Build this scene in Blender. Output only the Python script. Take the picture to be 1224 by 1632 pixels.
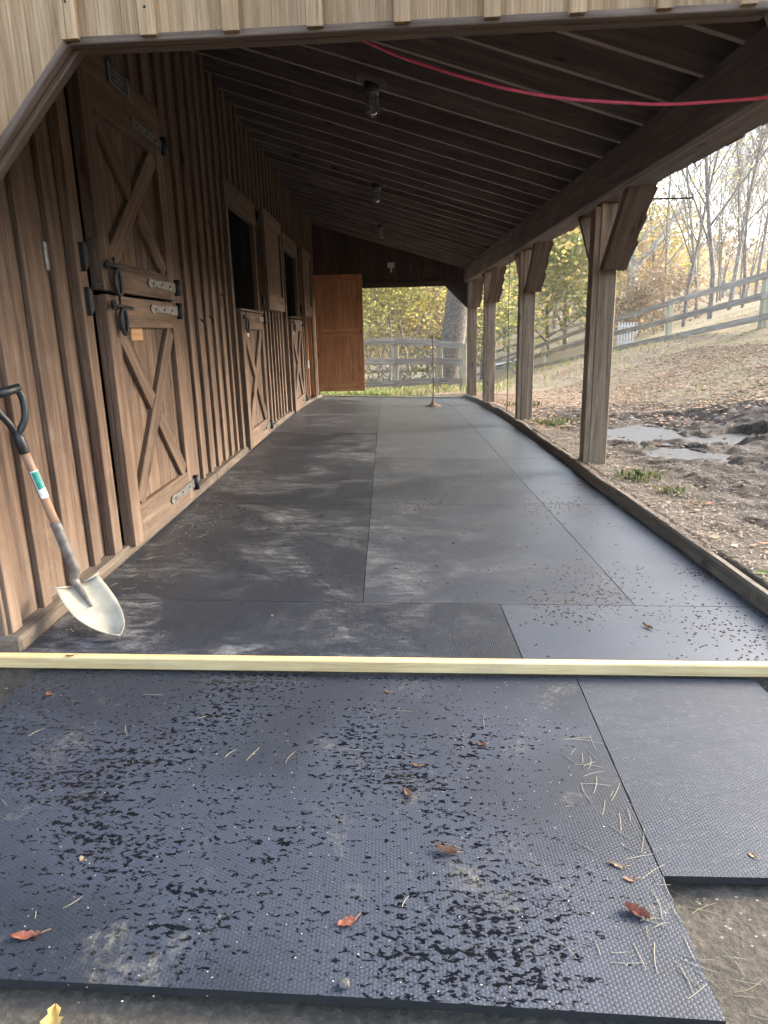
import bpy, math, random
import numpy as np
from mathutils import Matrix, Vector
random.seed(7)
rng = np.random.default_rng(7)
for o in list(bpy.data.objects):
    bpy.data.objects.remove(o)
scene = bpy.context.scene
COL = scene.collection
WM = {}

# ------------------------------------------------------------------ camera
CAM_Z, PITCH, YAW, ROLL, FPX = 1.185, .2586, .0095, -.0254, 1089.7
cam = bpy.data.cameras.new('camera')
cam.sensor_fit = 'VERTICAL'
cam.sensor_height = 24.0
cam.sensor_width = 18.0
cam.lens = 24.0 * FPX / 1632.0
cam.clip_start, cam.clip_end = 0.05, 2000
co = bpy.data.objects.new('camera', cam)
COL.objects.link(co)
sy, cy, sp, cp = math.sin(YAW), math.cos(YAW), math.sin(PITCH), math.cos(PITCH)
fw = Vector((-sy * cp, cy * cp, -sp)); r0 = Vector((cy, sy, 0)); u0 = r0.cross(fw)
rr = r0 * math.cos(ROLL) + u0 * math.sin(ROLL); uu = -r0 * math.sin(ROLL) + u0 * math.cos(ROLL)
co.matrix_world = Matrix(((rr.x, uu.x, -fw.x, 0), (rr.y, uu.y, -fw.y, 0), (rr.z, uu.z, -fw.z, CAM_Z), (0, 0, 0, 1)))
cam.dof.use_dof = True
cam.dof.focus_distance = 2.9
cam.dof.aperture_fstop = 9.0
scene.camera = co

# ------------------------------------------------------------------ world, sun, exposure
SUN_AZ, SUN_EL = math.radians(68), math.radians(26)      # azimuth from +Y towards +X
w = bpy.data.worlds.new('World'); scene.world = w; w.use_nodes = True
nt = w.node_tree; nt.nodes.clear()
wo = nt.nodes.new('ShaderNodeOutputWorld'); bg = nt.nodes.new('ShaderNodeBackground')
sky = nt.nodes.new('ShaderNodeTexSky'); sky.sky_type = 'NISHITA'; sky.sun_disc = False
sky.sun_elevation = SUN_EL; sky.sun_rotation = SUN_AZ
sky.air_density = 1.0; sky.dust_density = 3.0; sky.ozone_density = 1.0; sky.altitude = 200
hs = nt.nodes.new('ShaderNodeHueSaturation'); hs.inputs['Saturation'].default_value = .85
nt.links.new(sky.outputs[0], hs.inputs['Color']); nt.links.new(hs.outputs[0], bg.inputs[0])
nt.links.new(bg.outputs[0], wo.inputs[0]); bg.inputs[1].default_value = .15
sun = bpy.data.lights.new('sun', 'SUN'); sun.energy = 1.25; sun.angle = math.radians(25); sun.color = (1, .94, .85)
so = bpy.data.objects.new('sun', sun); COL.objects.link(so)
sd = Vector((math.sin(SUN_AZ) * math.cos(SUN_EL), math.cos(SUN_AZ) * math.cos(SUN_EL), math.sin(SUN_EL)))
so.matrix_world = Matrix.Translation(sd * 60) @ sd.to_track_quat('Z', 'Y').to_matrix().to_4x4()
vs = scene.view_settings
vs.view_transform = 'Standard'; vs.look = 'None'; vs.exposure = 2.8; vs.gamma = 1; vs.use_curve_mapping = False
scene.cycles.use_adaptive_sampling = True; scene.cycles.adaptive_threshold = .02; scene.cycles.volume_bounces = 0
scene.cycles.max_bounces = 7; scene.cycles.diffuse_bounces = 4; scene.cycles.glossy_bounces = 3
scene.cycles.sample_clamp_indirect = 8
scene.cycles.caustics_reflective = False; scene.cycles.caustics_refractive = False

# ------------------------------------------------------------------ helpers
def place(o, M, parent=None):
    COL.objects.link(o)
    if parent is not None:
        o.parent = parent; o.matrix_parent_inverse = WM[parent].inverted()
    o.matrix_basis = M; WM[o] = M.copy()
    return o
def tag(o, label=None, cat=None, group=None, kind=None):
    if label: o['label'] = label
    if cat: o['category'] = cat
    if group: o['group'] = group
    if kind: o['kind'] = kind
    return o
def empty(name, loc, parent=None):
    o = bpy.data.objects.new(name, None); o.empty_display_size = .1
    return place(o, Matrix.Translation(Vector(loc)), parent)
def mesh(name, V, F, m=None, smooth=False):
    me = bpy.data.meshes.new(name); me.from_pydata([tuple(v) for v in V], [], [tuple(f) for f in F])
    if m: me.materials.append(m)
    if smooth: me.polygons.foreach_set('use_smooth', [True] * len(me.polygons))
    me.update(); return me
def big(name, V, F, m=None, smooth=False, attrs=None):       # numpy arrays, F of constant width
    V = np.asarray(V, np.float32); F = np.asarray(F, np.int32); k = F.shape[1]
    me = bpy.data.meshes.new(name); me.vertices.add(len(V)); me.vertices.foreach_set('co', V.ravel())
    me.loops.add(F.size); me.loops.foreach_set('vertex_index', F.ravel())
    me.polygons.add(len(F)); me.polygons.foreach_set('loop_start', np.arange(0, F.size, k, dtype=np.int32))
    if smooth: me.polygons.foreach_set('use_smooth', np.ones(len(F), bool))
    if m: me.materials.append(m)
    for n, (dom, a) in (attrs or {}).items():
        at = me.attributes.new(n, 'FLOAT', dom); at.data.foreach_set('value', np.asarray(a, np.float32))
    me.update(calc_edges=True); return me
def obj(name, me, parent=None, M=None):
    return place(bpy.data.objects.new(name, me), M if M is not None else Matrix.Identity(4), parent)
def recenter(V):
    V = [Vector(v) for v in V]
    c = sum(V, Vector()) / len(V)
    return [v - c for v in V], Matrix.Translation(c)
def solid(name, V, F, m, parent=None, smooth=False):
    V, M = recenter(V)
    return obj(name, mesh(name, V, F, m, smooth), parent, M)
_bc = {}
def boxmesh(w, t, L, m, bev=.003, m2=None):
    key = (round(w, 3), round(t, 3), round(L, 3), m.name, bev, m2.name if m2 else '')
    if key in _bc: return _bc[key]
    x, y, z = w / 2, t / 2, L / 2; b = min(bev, x * .45, y * .45)
    V = []; idx = {}
    for sx in (-1, 1):
        for s2 in (-1, 1):
            for sz in (-1, 1):
                for ax in range(3):
                    idx[(sx, s2, sz, ax)] = len(V)
                    V.append((sx * (x if ax == 0 else x - b), s2 * (y if ax == 1 else y - b), sz * (z if ax == 2 else z - b)))
    F = []
    for ax in range(3):
        for s in (-1, 1):
            q = []
            for a, c in ((-1, -1), (1, -1), (1, 1), (-1, 1)):
                k = [0, 0, 0]; k[ax] = s; k[(ax + 1) % 3] = a; k[(ax + 2) % 3] = c; q.append(idx[(k[0], k[1], k[2], ax)])
            F.append(q if s > 0 else q[::-1])
    for ax in range(3):                                      # edge chamfers
        o1, o2 = (ax + 1) % 3, (ax + 2) % 3
        for a in (-1, 1):
            for c in (-1, 1):
                q = []
                for s, which in ((-1, o1), (1, o1), (1, o2), (-1, o2)):
                    k = [0, 0, 0]; k[ax] = s; k[o1] = a; k[o2] = c; q.append(idx[(k[0], k[1], k[2], which)])
                F.append(q if a * c < 0 else q[::-1])
    for sx in (-1, 1):
        for s2 in (-1, 1):
            for sz in (-1, 1):
                q = [idx[(sx, s2, sz, a)] for a in range(3)]; F.append(q if sx * s2 * sz > 0 else q[::-1])
    me = mesh('lumber', V, F, m)
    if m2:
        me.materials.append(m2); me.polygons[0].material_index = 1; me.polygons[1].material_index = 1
    _bc[key] = me; return me
def lumber(name, p0, p1, w, t, m, parent=None, face=(1, 0, 0), bev=.003, m2=None):
    """box from p0 to p1; t measured along face, w across; local z is the grain"""
    p0, p1 = Vector(p0), Vector(p1); z = (p1 - p0); L = z.length; z.normalize()
    y = Vector(face); y = (y - z * y.dot(z)).normalized(); x = y.cross(z)
    M = Matrix(((x.x, y.x, z.x, 0), (x.y, y.y, z.y, 0), (x.z, y.z, z.z, 0), (0, 0, 0, 1)))
    M.translation = (p0 + p1) / 2
    return obj(name, boxmesh(w, t, L, m, bev, m2), parent, M)
def tube_vf(pts, rads, n=8, cap=True):
    pts = [Vector(p) for p in pts]; V = []; F = []; prev = None
    for i, p in enumerate(pts):
        d = (pts[min(i + 1, len(pts) - 1)] - pts[max(i - 1, 0)]).normalized()
        if prev is None:
            a = Vector((0, 0, 1)) if abs(d.z) < .9 else Vector((1, 0, 0)); x = d.cross(a).normalized()
        else:
            x = (prev - d * prev.dot(d)).normalized()
        prev = x; y = d.cross(x)
        for k in range(n):
            t = 2 * math.pi * k / n; V.append(p + (x * math.cos(t) + y * math.sin(t)) * rads[i])
        if i:
            for k in range(n):
                a, b = (i - 1) * n + k, (i - 1) * n + (k + 1) % n; F.append((a, b, b + n, a + n))
    if cap:
        F.append(tuple(range(n))[::-1]); F.append(tuple(range(len(V) - n, len(V))))
    return V, F
def tube(name, pts, r, m, parent=None, n=8, smooth=True):
    rads = r if isinstance(r, (list, tuple)) else [r] * len(pts)
    V, F = tube_vf(pts, rads, n); return solid(name, V, F, m, parent, smooth)
def lathe(name, prof, c, m, parent=None, n=16, smooth=True):
    V = []; F = []
    for i, (r, z) in enumerate(prof):
        for k in range(n):
            t = 2 * math.pi * k / n; V.append((c[0] + r * math.cos(t), c[1] + r * math.sin(t), c[2] + z))
        if i:
            for k in range(n):
                a, b = (i - 1) * n + k, (i - 1) * n + (k + 1) % n; F.append((a, b, b + n, a + n))
    F.append(tuple(range(n))[::-1]); F.append(tuple(range(len(V) - n, len(V))))
    return solid(name, V, F, m, parent, smooth)
def prism(name, poly, axis, a, b, m, parent=None):
    """polygon in the two other axes (x,z for axis y; y,z for axis x), extruded a..b"""
    n = len(poly); V = []
    for q in (a, b):
        for (u, v) in poly: V.append((u, q, v) if axis == 'y' else (q, u, v))
    F = [tuple(range(n)), tuple(range(2 * n - 1, n - 1, -1))] + [(i, i + n, (i + 1) % n + n, (i + 1) % n) for i in range(n)]
    o = solid(name, V, F, m, parent)
    import bmesh
    bm = bmesh.new(); bm.from_mesh(o.data); bmesh.ops.recalc_face_normals(bm, faces=bm.faces); bm.to_mesh(o.data); bm.free()
    return o
def smooth01(t): t = np.clip(t, 0, 1); return t * t * (3 - 2 * t)
_tab = rng.random((257, 257)); _tab[256] = _tab[0]; _tab[:, 256] = _tab[:, 0]
def vnoise(x, y):
    x = np.asarray(x, float); y = np.asarray(y, float)
    xi = np.floor(x).astype(int); yi = np.floor(y).astype(int); fx = smooth01(x - xi); fy = smooth01(y - yi)
    xi %= 256; yi %= 256
    return (_tab[xi, yi] * (1 - fx) + _tab[xi + 1, yi] * fx) * (1 - fy) + (_tab[xi, yi + 1] * (1 - fx) + _tab[xi + 1, yi + 1] * fx) * fy
def fbm(x, y, o=4):
    s = 0; a = .5
    for i in range(o): s = s + a * vnoise(x * 2 ** i + 17 * i, y * 2 ** i + 31 * i); a *= .5
    return s

# ------------------------------------------------------------------ materials
class NB:
    def __init__(s, name):
        s.m = bpy.data.materials.new(name); s.m.use_nodes = True; s.t = s.m.node_tree; s.t.nodes.clear()
        s.out = s.t.nodes.new('ShaderNodeOutputMaterial'); s.b = s.t.nodes.new('ShaderNodeBsdfPrincipled')
        s.t.links.new(s.b.outputs[0], s.out.inputs[0])
    def n(s, typ, **kw):
        nd = s.t.nodes.new(typ)
        for k, v in kw.items(): setattr(nd, k, v)
        return nd
    def l(s, a, b): s.t.links.new(a, b)
    def sock(s, inp, v):
        if hasattr(v, 'is_output') or isinstance(v, bpy.types.NodeSocket): s.l(v, inp)
        else: inp.default_value = v
    def math(s, op, a, b=None, c=None, clamp=False):
        nd = s.n('ShaderNodeMath', operation=op); nd.use_clamp = clamp; s.sock(nd.inputs[0], a)
        if b is not None: s.sock(nd.inputs[1], b)
        if c is not None: s.sock(nd.inputs[2], c)
        return nd.outputs[0]
    def vmath(s, op, a, b=None):
        nd = s.n('ShaderNodeVectorMath', operation=op); s.sock(nd.inputs[0], a)
        if b is not None: s.sock(nd.inputs[1], b)
        return nd.outputs[0]
    def mix(s, f, a, b, mode='MIX'):
        nd = s.n('ShaderNodeMix', data_type='RGBA', blend_type=mode); s.sock(nd.inputs[0], f); s.sock(nd.inputs[6], a); s.sock(nd.inputs[7], b); return nd.outputs[2]
    def coord(s, k='Object'): return s.n('ShaderNodeTexCoord').outputs[k]
    def noise(s, vec, scale, detail=4, rough=.55, dist=0.0, mp=None):
        if mp is not None: vec = s.vmath('MULTIPLY', vec, mp)
        nd = s.n('ShaderNodeTexNoise'); s.l(vec, nd.inputs['Vector']); nd.inputs['Scale'].default_value = scale
        nd.inputs['Detail'].default_value = detail; nd.inputs['Roughness'].default_value = rough; nd.inputs['Distortion'].default_value = dist
        return nd.outputs[0]
    def ramp(s, f, stops):
        nd = s.n('ShaderNodeValToRGB'); s.l(f, nd.inputs[0]); e = nd.color_ramp.elements
        while len(e) < len(stops): e.new(.5)
        for el, (p, c) in zip(e, stops): el.position = p; el.color = (*c, 1) if len(c) == 3 else c
        return nd.outputs[0]
    def step(s, f, lo, hi):
        nd = s.n('ShaderNodeMapRange'); nd.interpolation_type = 'SMOOTHSTEP'; s.l(f, nd.inputs[0]); nd.inputs[1].default_value = lo; nd.inputs[2].default_value = hi; return nd.outputs[0]
    def bump(s, h, st, dist=.01):
        nd = s.n('ShaderNodeBump'); nd.inputs['Strength'].default_value = st; nd.inputs['Distance'].default_value = dist; s.l(h, nd.inputs['Height']); s.l(nd.outputs[0], s.b.inputs['Normal']); return nd
    def set(s, **kw):
        for k, v in kw.items(): s.sock(s.b.inputs[k.replace('_', ' ')], v)
        return s.m
C4 = lambda c: (c[0], c[1], c[2], 1)

def wood(name, dark, mid, light, rough=.75, var=.35, knots=True, scale=1.0, bump=.35, spec=.3, dust=0.0, splash=False):
    b = NB(name); c = b.coord('Object'); rnd = b.n('ShaderNodeObjectInfo').outputs['Random']
    off = b.n('ShaderNodeCombineXYZ'); b.l(b.math('MULTIPLY', rnd, 37.0), off.inputs[0]); b.l(b.math('MULTIPLY', rnd, 91.0), off.inputs[2]); b.l(b.math('MULTIPLY', rnd, 53.0), off.inputs[1])
    v = b.vmath('ADD', c, off.outputs[0])
    g1 = b.noise(v, 1, 6, .6, .6, (22 * scale, 22 * scale, 1.1 * scale))
    g2 = b.noise(v, 1, 3, .6, .2, (170 * scale, 170 * scale, 5 * scale))
    g3 = b.noise(v, 2.2, 4, .6)
    g = b.math('ADD', b.math('MULTIPLY', g1, .62), b.math('MULTIPLY', g2, .38))
    col = b.ramp(g, [(.34, dark), (.50, mid), (.64, light)])
    ck = b.noise(v, 1, 2, .5, .15, (120 * scale, 120 * scale, 1.6 * scale)); ckm = b.math('SUBTRACT', 1.0, b.step(ck, .29, .36))
    col = b.mix(b.math('MULTIPLY', ckm, .6), col, C4([x * .45 for x in dark]))
    blot = b.step(g3, .35, .7)
    col = b.mix(b.math('MULTIPLY', blot, .45), col, C4([x * .6 for x in mid]))
    if knots:
        vo = b.n('ShaderNodeTexVoronoi'); vo.inputs['Scale'].default_value = 1; b.l(b.vmath('MULTIPLY', v, (5, 5, 1.7)), vo.inputs['Vector'])
        k = b.math('SUBTRACT', 1.0, b.step(vo.outputs['Distance'], .05, .13))
        col = b.mix(b.math('MULTIPLY', k, .75), col, C4([x * .35 for x in dark]))
    f = b.math('ADD', 1 - var / 2, b.math('MULTIPLY', rnd, var))
    hsv = b.n('ShaderNodeHueSaturation'); b.l(f, hsv.inputs['Value']); b.l(col, hsv.inputs['Color'])
    col = hsv.outputs[0]
    if dust:
        d = b.step(b.noise(v, 9, 6, .7), .52, .75); col = b.mix(b.math('MULTIPLY', d, dust), col, (.36, .31, .25, 1))
    if splash:                                               # mud splashed up the foot of the boards
        wp = b.n('ShaderNodeNewGeometry').outputs['Position']; sz = b.n('ShaderNodeSeparateXYZ'); b.l(wp, sz.inputs[0])
        sm = b.math('SUBTRACT', 1.0, b.step(b.math('ADD', sz.outputs[2], b.math('MULTIPLY', b.noise(wp, 6, 5, .7), -.9)), -.45, .12))
        col = b.mix(b.math('MULTIPLY', sm, b.math('MULTIPLY', b.noise(wp, 38, 4, .7), .6)), col, (.23, .18, .135, 1))
    b.bump(b.math('SUBTRACT', g, b.math('MULTIPLY', ckm, .5)), bump, .005)
    return b.set(Base_Color=col, Roughness=rough, Specular_IOR_Level=spec)

WOOD = wood('brown_stained_wood', (.055, .031, .020), (.160, .099, .063), (.265, .180, .122), var=.42, dust=.16, splash=True)
WEATH = wood('weathered_gable_wood', (.17, .094, .044), (.35, .222, .116), (.51, .355, .205), bump=.6, var=.22)  # paler, warmer weathered boards of the front gable
BRACE = wood('dark_brace_wood', (.05, .032, .022), (.125, .085, .06), (.21, .15, .11), var=.15)
CEIL = wood('rafter_wood', (.072, .059, .056), (.160, .132, .124), (.245, .207, .193), var=.3)
DECK = wood('deck_wood', (.042, .036, .037), (.092, .078, .078), (.15, .13, .127), var=.3)
CEIL_LIT = wood('bounce_lit_ceiling_wood', (.14, .115, .10), (.28, .235, .21), (.40, .345, .315), var=.25, knots=False)  # lighter copy of the rafter wood, floor bounce painted into its colour
POST = wood('weathered_post_wood', (.10, .068, .043), (.265, .195, .130), (.40, .31, .22), var=.15, bump=.6)
CURB = wood('grey_curb_wood', (.06, .045, .033), (.14, .108, .078), (.23, .185, .14), var=.2, bump=.8, dust=.2)
PINE = wood('new_pine', (.46, .29, .12), (.64, .465, .22), (.74, .59, .33), var=.08, bump=.3, dust=.35)
ORANGE = wood('orange_door_wood', (.32, .115, .042), (.54, .225, .088), (.66, .32, .145), var=.12, bump=.15, rough=.5)
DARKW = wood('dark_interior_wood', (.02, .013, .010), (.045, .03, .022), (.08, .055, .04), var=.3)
FENCE = wood('grey_fence_wood', (.14, .12, .10), (.29, .26, .22), (.46, .42, .37), var=.25, bump=.5)
FPOST = wood('fence_post_wood', (.24, .22, .15), (.40, .38, .27), (.56, .53, .40), var=.2)
ASH = wood('varnished_ash', (.26, .14, .075), (.40, .24, .145), (.52, .36, .245), knots=False, var=0, bump=.1, rough=.45, scale=1.5)
TAGW = wood('tag_wood', (.45, .22, .10), (.60, .33, .17), (.70, .42, .25), knots=False, var=0)

def plain(name, c, rough=.5, metal=0.0, nz=.25, scale=30, bump=.1):
    b = NB(name); v = b.coord('Object'); n = b.noise(v, scale, 5, .6)
    col = b.mix(b.step(n, .35, .7), C4([x * (1 - nz) for x in c]), C4([min(1, x * (1 + nz)) for x in c]))
    b.bump(n, bump, .002)
    return b.set(Base_Color=col, Roughness=b.math('ADD', rough - .08, b.math('MULTIPLY', n, .16)), Metallic=metal)
IRON = plain('black_iron', (.018, .018, .02), .5, .3)
STEEL = plain('dull_steel', (.23, .22, .20), .5, .7, .35)
GALV = plain('galvanised_plate', (.42, .41, .38), .5, .4)
RUST = plain('rusty_rod', (.16, .09, .055), .7, .2)
BLACKP = plain('black_plastic', (.014, .014, .015), .42)
BLADE = plain('shovel_blade_steel', (.37, .335, .255), .75, .0, .16, 12)
SOCK = plain('shovel_socket_steel', (.17, .15, .13), .6, .3, .35, 20)
WHITE = plain('white_plastic', (.62, .61, .58), .45, 0, .08)
RED = plain('red_rubber', (.58, .06, .115), .45, 0, .15)
GLASS = NB('lamp_glass').set(Base_Color=(.8, .82, .8, 1), Roughness=.08, Transmission_Weight=.85, IOR=1.2)
PLAQ = plain('plaque_dark', (.05, .06, .06), .6)
PLAQL = plain('plaque_light', (.20, .20, .18), .6)
STICK = plain('white_sticker', (.75, .77, .76), .4, 0, .1, 60)
STICKG = plain('green_sticker', (.03, .26, .20), .4, 0, .2, 60)
BARK = plain('bark', (.27, .245, .215), .9, 0, .45, 14, .8)
BARKT = plain('thick_trunk_bark', (.155, .130, .105), .95, 0, .4, 16, .9)
BARKD = plain('dark_bark', (.20, .17, .145), .9, 0, .4, 10, .8)
BARKP = plain('pale_bark', (.48, .45, .40), .85, 0, .3, 6, .4)
SHING = plain('shingle', (.10, .085, .075), .9, 0, .4, 50)
STONE = plain('stone', (.11, .10, .085), .9, 0, .4, 40, .6)

def rubber(name, wet, dusty, seedoff, gloss=.42, tone=((.020, .021, .024), (.038, .040, .046))):
    b = NB(name); geo = b.n('ShaderNodeNewGeometry').outputs['Position']
    P = 2 * math.pi / .0088
    sep = b.n('ShaderNodeSeparateXYZ'); b.l(geo, sep.inputs[0]); x, y = sep.outputs[0], sep.outputs[1]
    ax = b.math('MULTIPLY', x, P); bx = b.math('MULTIPLY', x, P / 2); by = b.math('MULTIPLY', y, P * .8660)
    hexh = b.math('ADD', b.math('COSINE', ax), b.math('ADD', b.math('COSINE', b.math('ADD', bx, by)), b.math('COSINE', b.math('SUBTRACT', bx, by))))
    hexh = b.step(hexh, -1.2, .6)
    p = b.vmath('ADD', geo, (seedoff, seedoff * .7, 0))
    base = b.mix(b.noise(p, 3, 5, .6), C4(tone[0]), C4(tone[1]))
    d1 = b.noise(p, 1.7, 8, .68, .8); d2 = b.noise(p, 55, 3, .7); d3 = b.noise(p, 1, 7, .72, .8, (7, 17, 7))
    dm = b.math('MULTIPLY', b.step(d1, .44, .66), b.step(d3, .40, .64))
    if dusty > .5:                                           # drifts of dry dust towards the barn wall
        dm = b.math('MULTIPLY', dm, b.math('ADD', .25, b.math('MULTIPLY', b.math('SUBTRACT', 1.0, b.step(x, -.5, .9)), .75)))
    dm = b.math('MULTIPLY', dm, b.math('ADD', .45, b.math('MULTIPLY', b.step(d2, .35, .65), .55)))
    col = b.mix(b.math('MULTIPLY', dm, dusty), base, (.19, .188, .182, 1))
    scf = b.math('MULTIPLY', b.step(b.noise(p, 1, 6, .75, .6, (26, 70, 26)), .50, .66), b.step(b.noise(p, 130, 2, .7), .35, .70))
    col = b.mix(b.math('MULTIPLY', scf, .32 if not wet else 0.0), col, (.17, .172, .172, 1))
    speck = b.math('GREATER_THAN', b.noise(p, 210, 1, .5), .735)
    col = b.mix(b.math('MULTIPLY', speck, .5), col, (.30, .28, .25, 1))
    rough = b.math('ADD', gloss, b.math('MULTIPLY', d1, .22)); h = hexh
    if wet:
        st = b.noise(p, 1, 5, .62, .4, (56, 92, 56)); big_ = b.noise(p, 2.2, 3, .55); wob = b.noise(p, 5, 2, .5)
        rows = b.math('SINE', b.math('MULTIPLY', b.math('ADD', y, b.math('MULTIPLY', wob, .05)), 2 * math.pi / .052))
        q = b.math('ADD', b.math('ADD', st, b.math('MULTIPLY', rows, .024)), b.math('MULTIPLY', b.math('SUBTRACT', big_, .5), .42))
        q = b.math('SUBTRACT', q, b.math('MULTIPLY', b.step(x, .15, .55), .10))
        pool = b.step(q, .525, .615); film = b.math('SUBTRACT', 1.0, pool)
        sheen = b.step(b.noise(p, 1.1, 4, .6), .40, .62)
        filmc = b.mix(sheen, (.015, .019, .027, 1), (.037, .044, .062, 1))  # sky sheen painted into the film as a bluish tone
        filmc = b.mix(b.math('MULTIPLY', b.math('SUBTRACT', 1.0, hexh), .30), filmc, (.008, .010, .014, 1))
        col = b.mix(pool, filmc, (.006, .007, .009, 1))  # reflection of the dark barn roof painted black into the pools
        dm2 = b.math('MULTIPLY', b.step(b.noise(p, 3.6, 7, .7, .5), .55, .74), b.step(d2, .40, .66))
        col = b.mix(b.math('MULTIPLY', dm2, .6), col, (.24, .22, .17, 1))
        col = b.mix(b.math('MULTIPLY', speck, .3), col, (.26, .26, .25, 1))
        rough = b.math('SUBTRACT', .58, b.math('MULTIPLY', pool, .40))
        h = b.math('MULTIPLY', hexh, b.math('ADD', .12, b.math('MULTIPLY', film, .55)))
    b.bump(h, .40, .0022)
    return b.set(Base_Color=col, Roughness=rough, Specular_IOR_Level=.5)
MAT_IN = rubber('dusty_rubber', False, 1.0, 3.0, .36, ((.010, .012, .016), (.026, .030, .039)))
MAT_IN2 = rubber('sky_sheen_rubber', False, .55, 9.0, .24, ((.036, .041, .050), (.072, .080, .095)))  # glossy, with sky sheen also painted into a paler bluish base
MAT_MID = rubber('worn_sheen_rubber', False, .95, 21.0, .27, ((.024, .027, .034), (.056, .062, .074)))  # dust and scuffs, plus weaker sky sheen painted into the base tone
MAT_WET = rubber('wet_rubber', True, .2, 5.0)
MAT_NEW = rubber('clean_rubber', False, .12, 14.0, .58, ((.017, .021, .030), (.032, .039, .054)))

def ground_mat():
    b = NB('earth_and_grass'); p = b.n('ShaderNodeNewGeometry').outputs['Position']
    mud = b.n('ShaderNodeAttribute', attribute_name='mud').outputs['Fac']; grs = b.n('ShaderNodeAttribute', attribute_name='grass').outputs['Fac']
    n1 = b.noise(p, 3, 8, .65); n2 = b.noise(p, 45, 6, .7); n3 = b.noise(p, .55, 5, .6)
    dirt = b.ramp(b.math('ADD', b.math('MULTIPLY', n1, .5), b.math('MULTIPLY', n2, .5)), [(.3, (.034, .025, .017)), (.5, (.082, .062, .043)), (.68, (.17, .132, .094))])
    gr = b.ramp(b.math('ADD', b.math('MULTIPLY', n3, .55), b.math('MULTIPLY', n2, .45)), [(.3, (.17, .155, .07)), (.44, (.26, .21, .12)), (.58, (.34, .262, .165))])
    col = b.mix(b.step(b.math('ADD', grs, b.math('MULTIPLY', b.math('SUBTRACT', n1, .5), .8)), .35, .65), dirt, gr)
    mm = b.step(b.math('ADD', mud, b.math('MULTIPLY', b.math('SUBTRACT', n1, .5), .5)), .4, .7)
    mc = b.ramp(b.math('ADD', b.math('MULTIPLY', n1, .4), b.math('MULTIPLY', n2, .6)), [(.32, (.016, .012, .008)), (.52, (.048, .036, .025)), (.66, (.125, .094, .066))])
    col = b.mix(mm, col, mc)
    gy = b.n('ShaderNodeAttribute', attribute_name='stonedust').outputs['Fac']
    col = b.mix(gy, col, b.ramp(b.math('ADD', b.math('MULTIPLY', n1, .35), b.math('MULTIPLY', n2, .65)), [(.3, (.036, .031, .024)), (.5, (.082, .070, .053)), (.7, (.18, .15, .115))]))
    b.bump(n2, .7, .02)
    return b.set(Base_Color=col, Roughness=b.math('SUBTRACT', .92, b.math('MULTIPLY', mm, b.math('ADD', .02, b.math('MULTIPLY', b.step(n1, .50, .66), .22)))), Specular_IOR_Level=.35)
GROUND = ground_mat()
WATER = NB('puddle_water').set(Base_Color=(.075, .070, .064, 1), Roughness=.34, Specular_IOR_Level=.5)

def leafmat(name, stops, rough=.6, trans=.35):
    b = NB(name); a = b.n('ShaderNodeAttribute', attribute_name='tint').outputs['Fac']
    nd = b.n('ShaderNodeValToRGB'); b.l(a, nd.inputs[0]); nd.color_ramp.interpolation = 'LINEAR'; e = nd.color_ramp.elements
    while len(e) < len(stops): e.new(.5)
    for i, (el, c) in enumerate(zip(e, stops)): el.position = i / (len(stops) - 1); el.color = C4(c)
    tr = b.n('ShaderNodeBsdfTranslucent'); b.l(nd.outputs[0], tr.inputs[0]); ms = b.n('ShaderNodeMixShader'); ms.inputs[0].default_value = trans
    b.set(Base_Color=nd.outputs[0], Roughness=rough, Specular_IOR_Level=.25)
    b.l(b.b.outputs[0], ms.inputs[1]); b.l(tr.outputs[0], ms.inputs[2]); b.l(ms.outputs[0], b.out.inputs[0])
    return b.m
L_LITTER = leafmat('leaf_litter', [(.24, .16, .10), (.34, .24, .15), (.42, .31, .20), (.38, .26, .165), (.48, .37, .26), (.42, .18, .08), (.30, .21, .14)], trans=.1)
L_GRASS = leafmat('grass_blade', [(.13, .18, .05), (.24, .27, .09), (.38, .34, .16), (.46, .38, .22)], trans=.3)
L_STRAW = leafmat('straw', [(.30, .25, .14), (.44, .38, .24), (.50, .45, .31), (.28, .21, .12)], trans=.1)
L_YEL = leafmat('yellow_leaf', [(.42, .39, .13), (.62, .53, .18), (.72, .59, .20), (.66, .46, .15)], trans=.52)
L_YGR = leafmat('yellow_green_leaf', [(.28, .32, .10), (.46, .47, .15), (.63, .58, .22), (.74, .66, .30)], trans=.52)
L_ORA = leafmat('orange_leaf', [(.44, .39, .21), (.50, .38, .21), (.50, .31, .18), (.48, .42, .23)], trans=.52)
L_GRN = leafmat('green_leaf', [(.13, .20, .06), (.24, .30, .09), (.37, .38, .15), (.47, .43, .20)], trans=.52)
L_RUST = leafmat('rust_leaf', [(.22, .16, .10), (.30, .20, .13), (.36, .28, .18), (.30, .25, .17)], trans=.25)
L_RED = leafmat('red_leaf', [(.55, .09, .06), (.50, .13, .07), (.60, .18, .10)], trans=.4)
L_WOODS = leafmat('far_wood_leaf', [(.36, .34, .18), (.48, .43, .22), (.54, .43, .22), (.50, .36, .22), (.42, .36, .28), (.38, .40, .19)], trans=.3)

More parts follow.
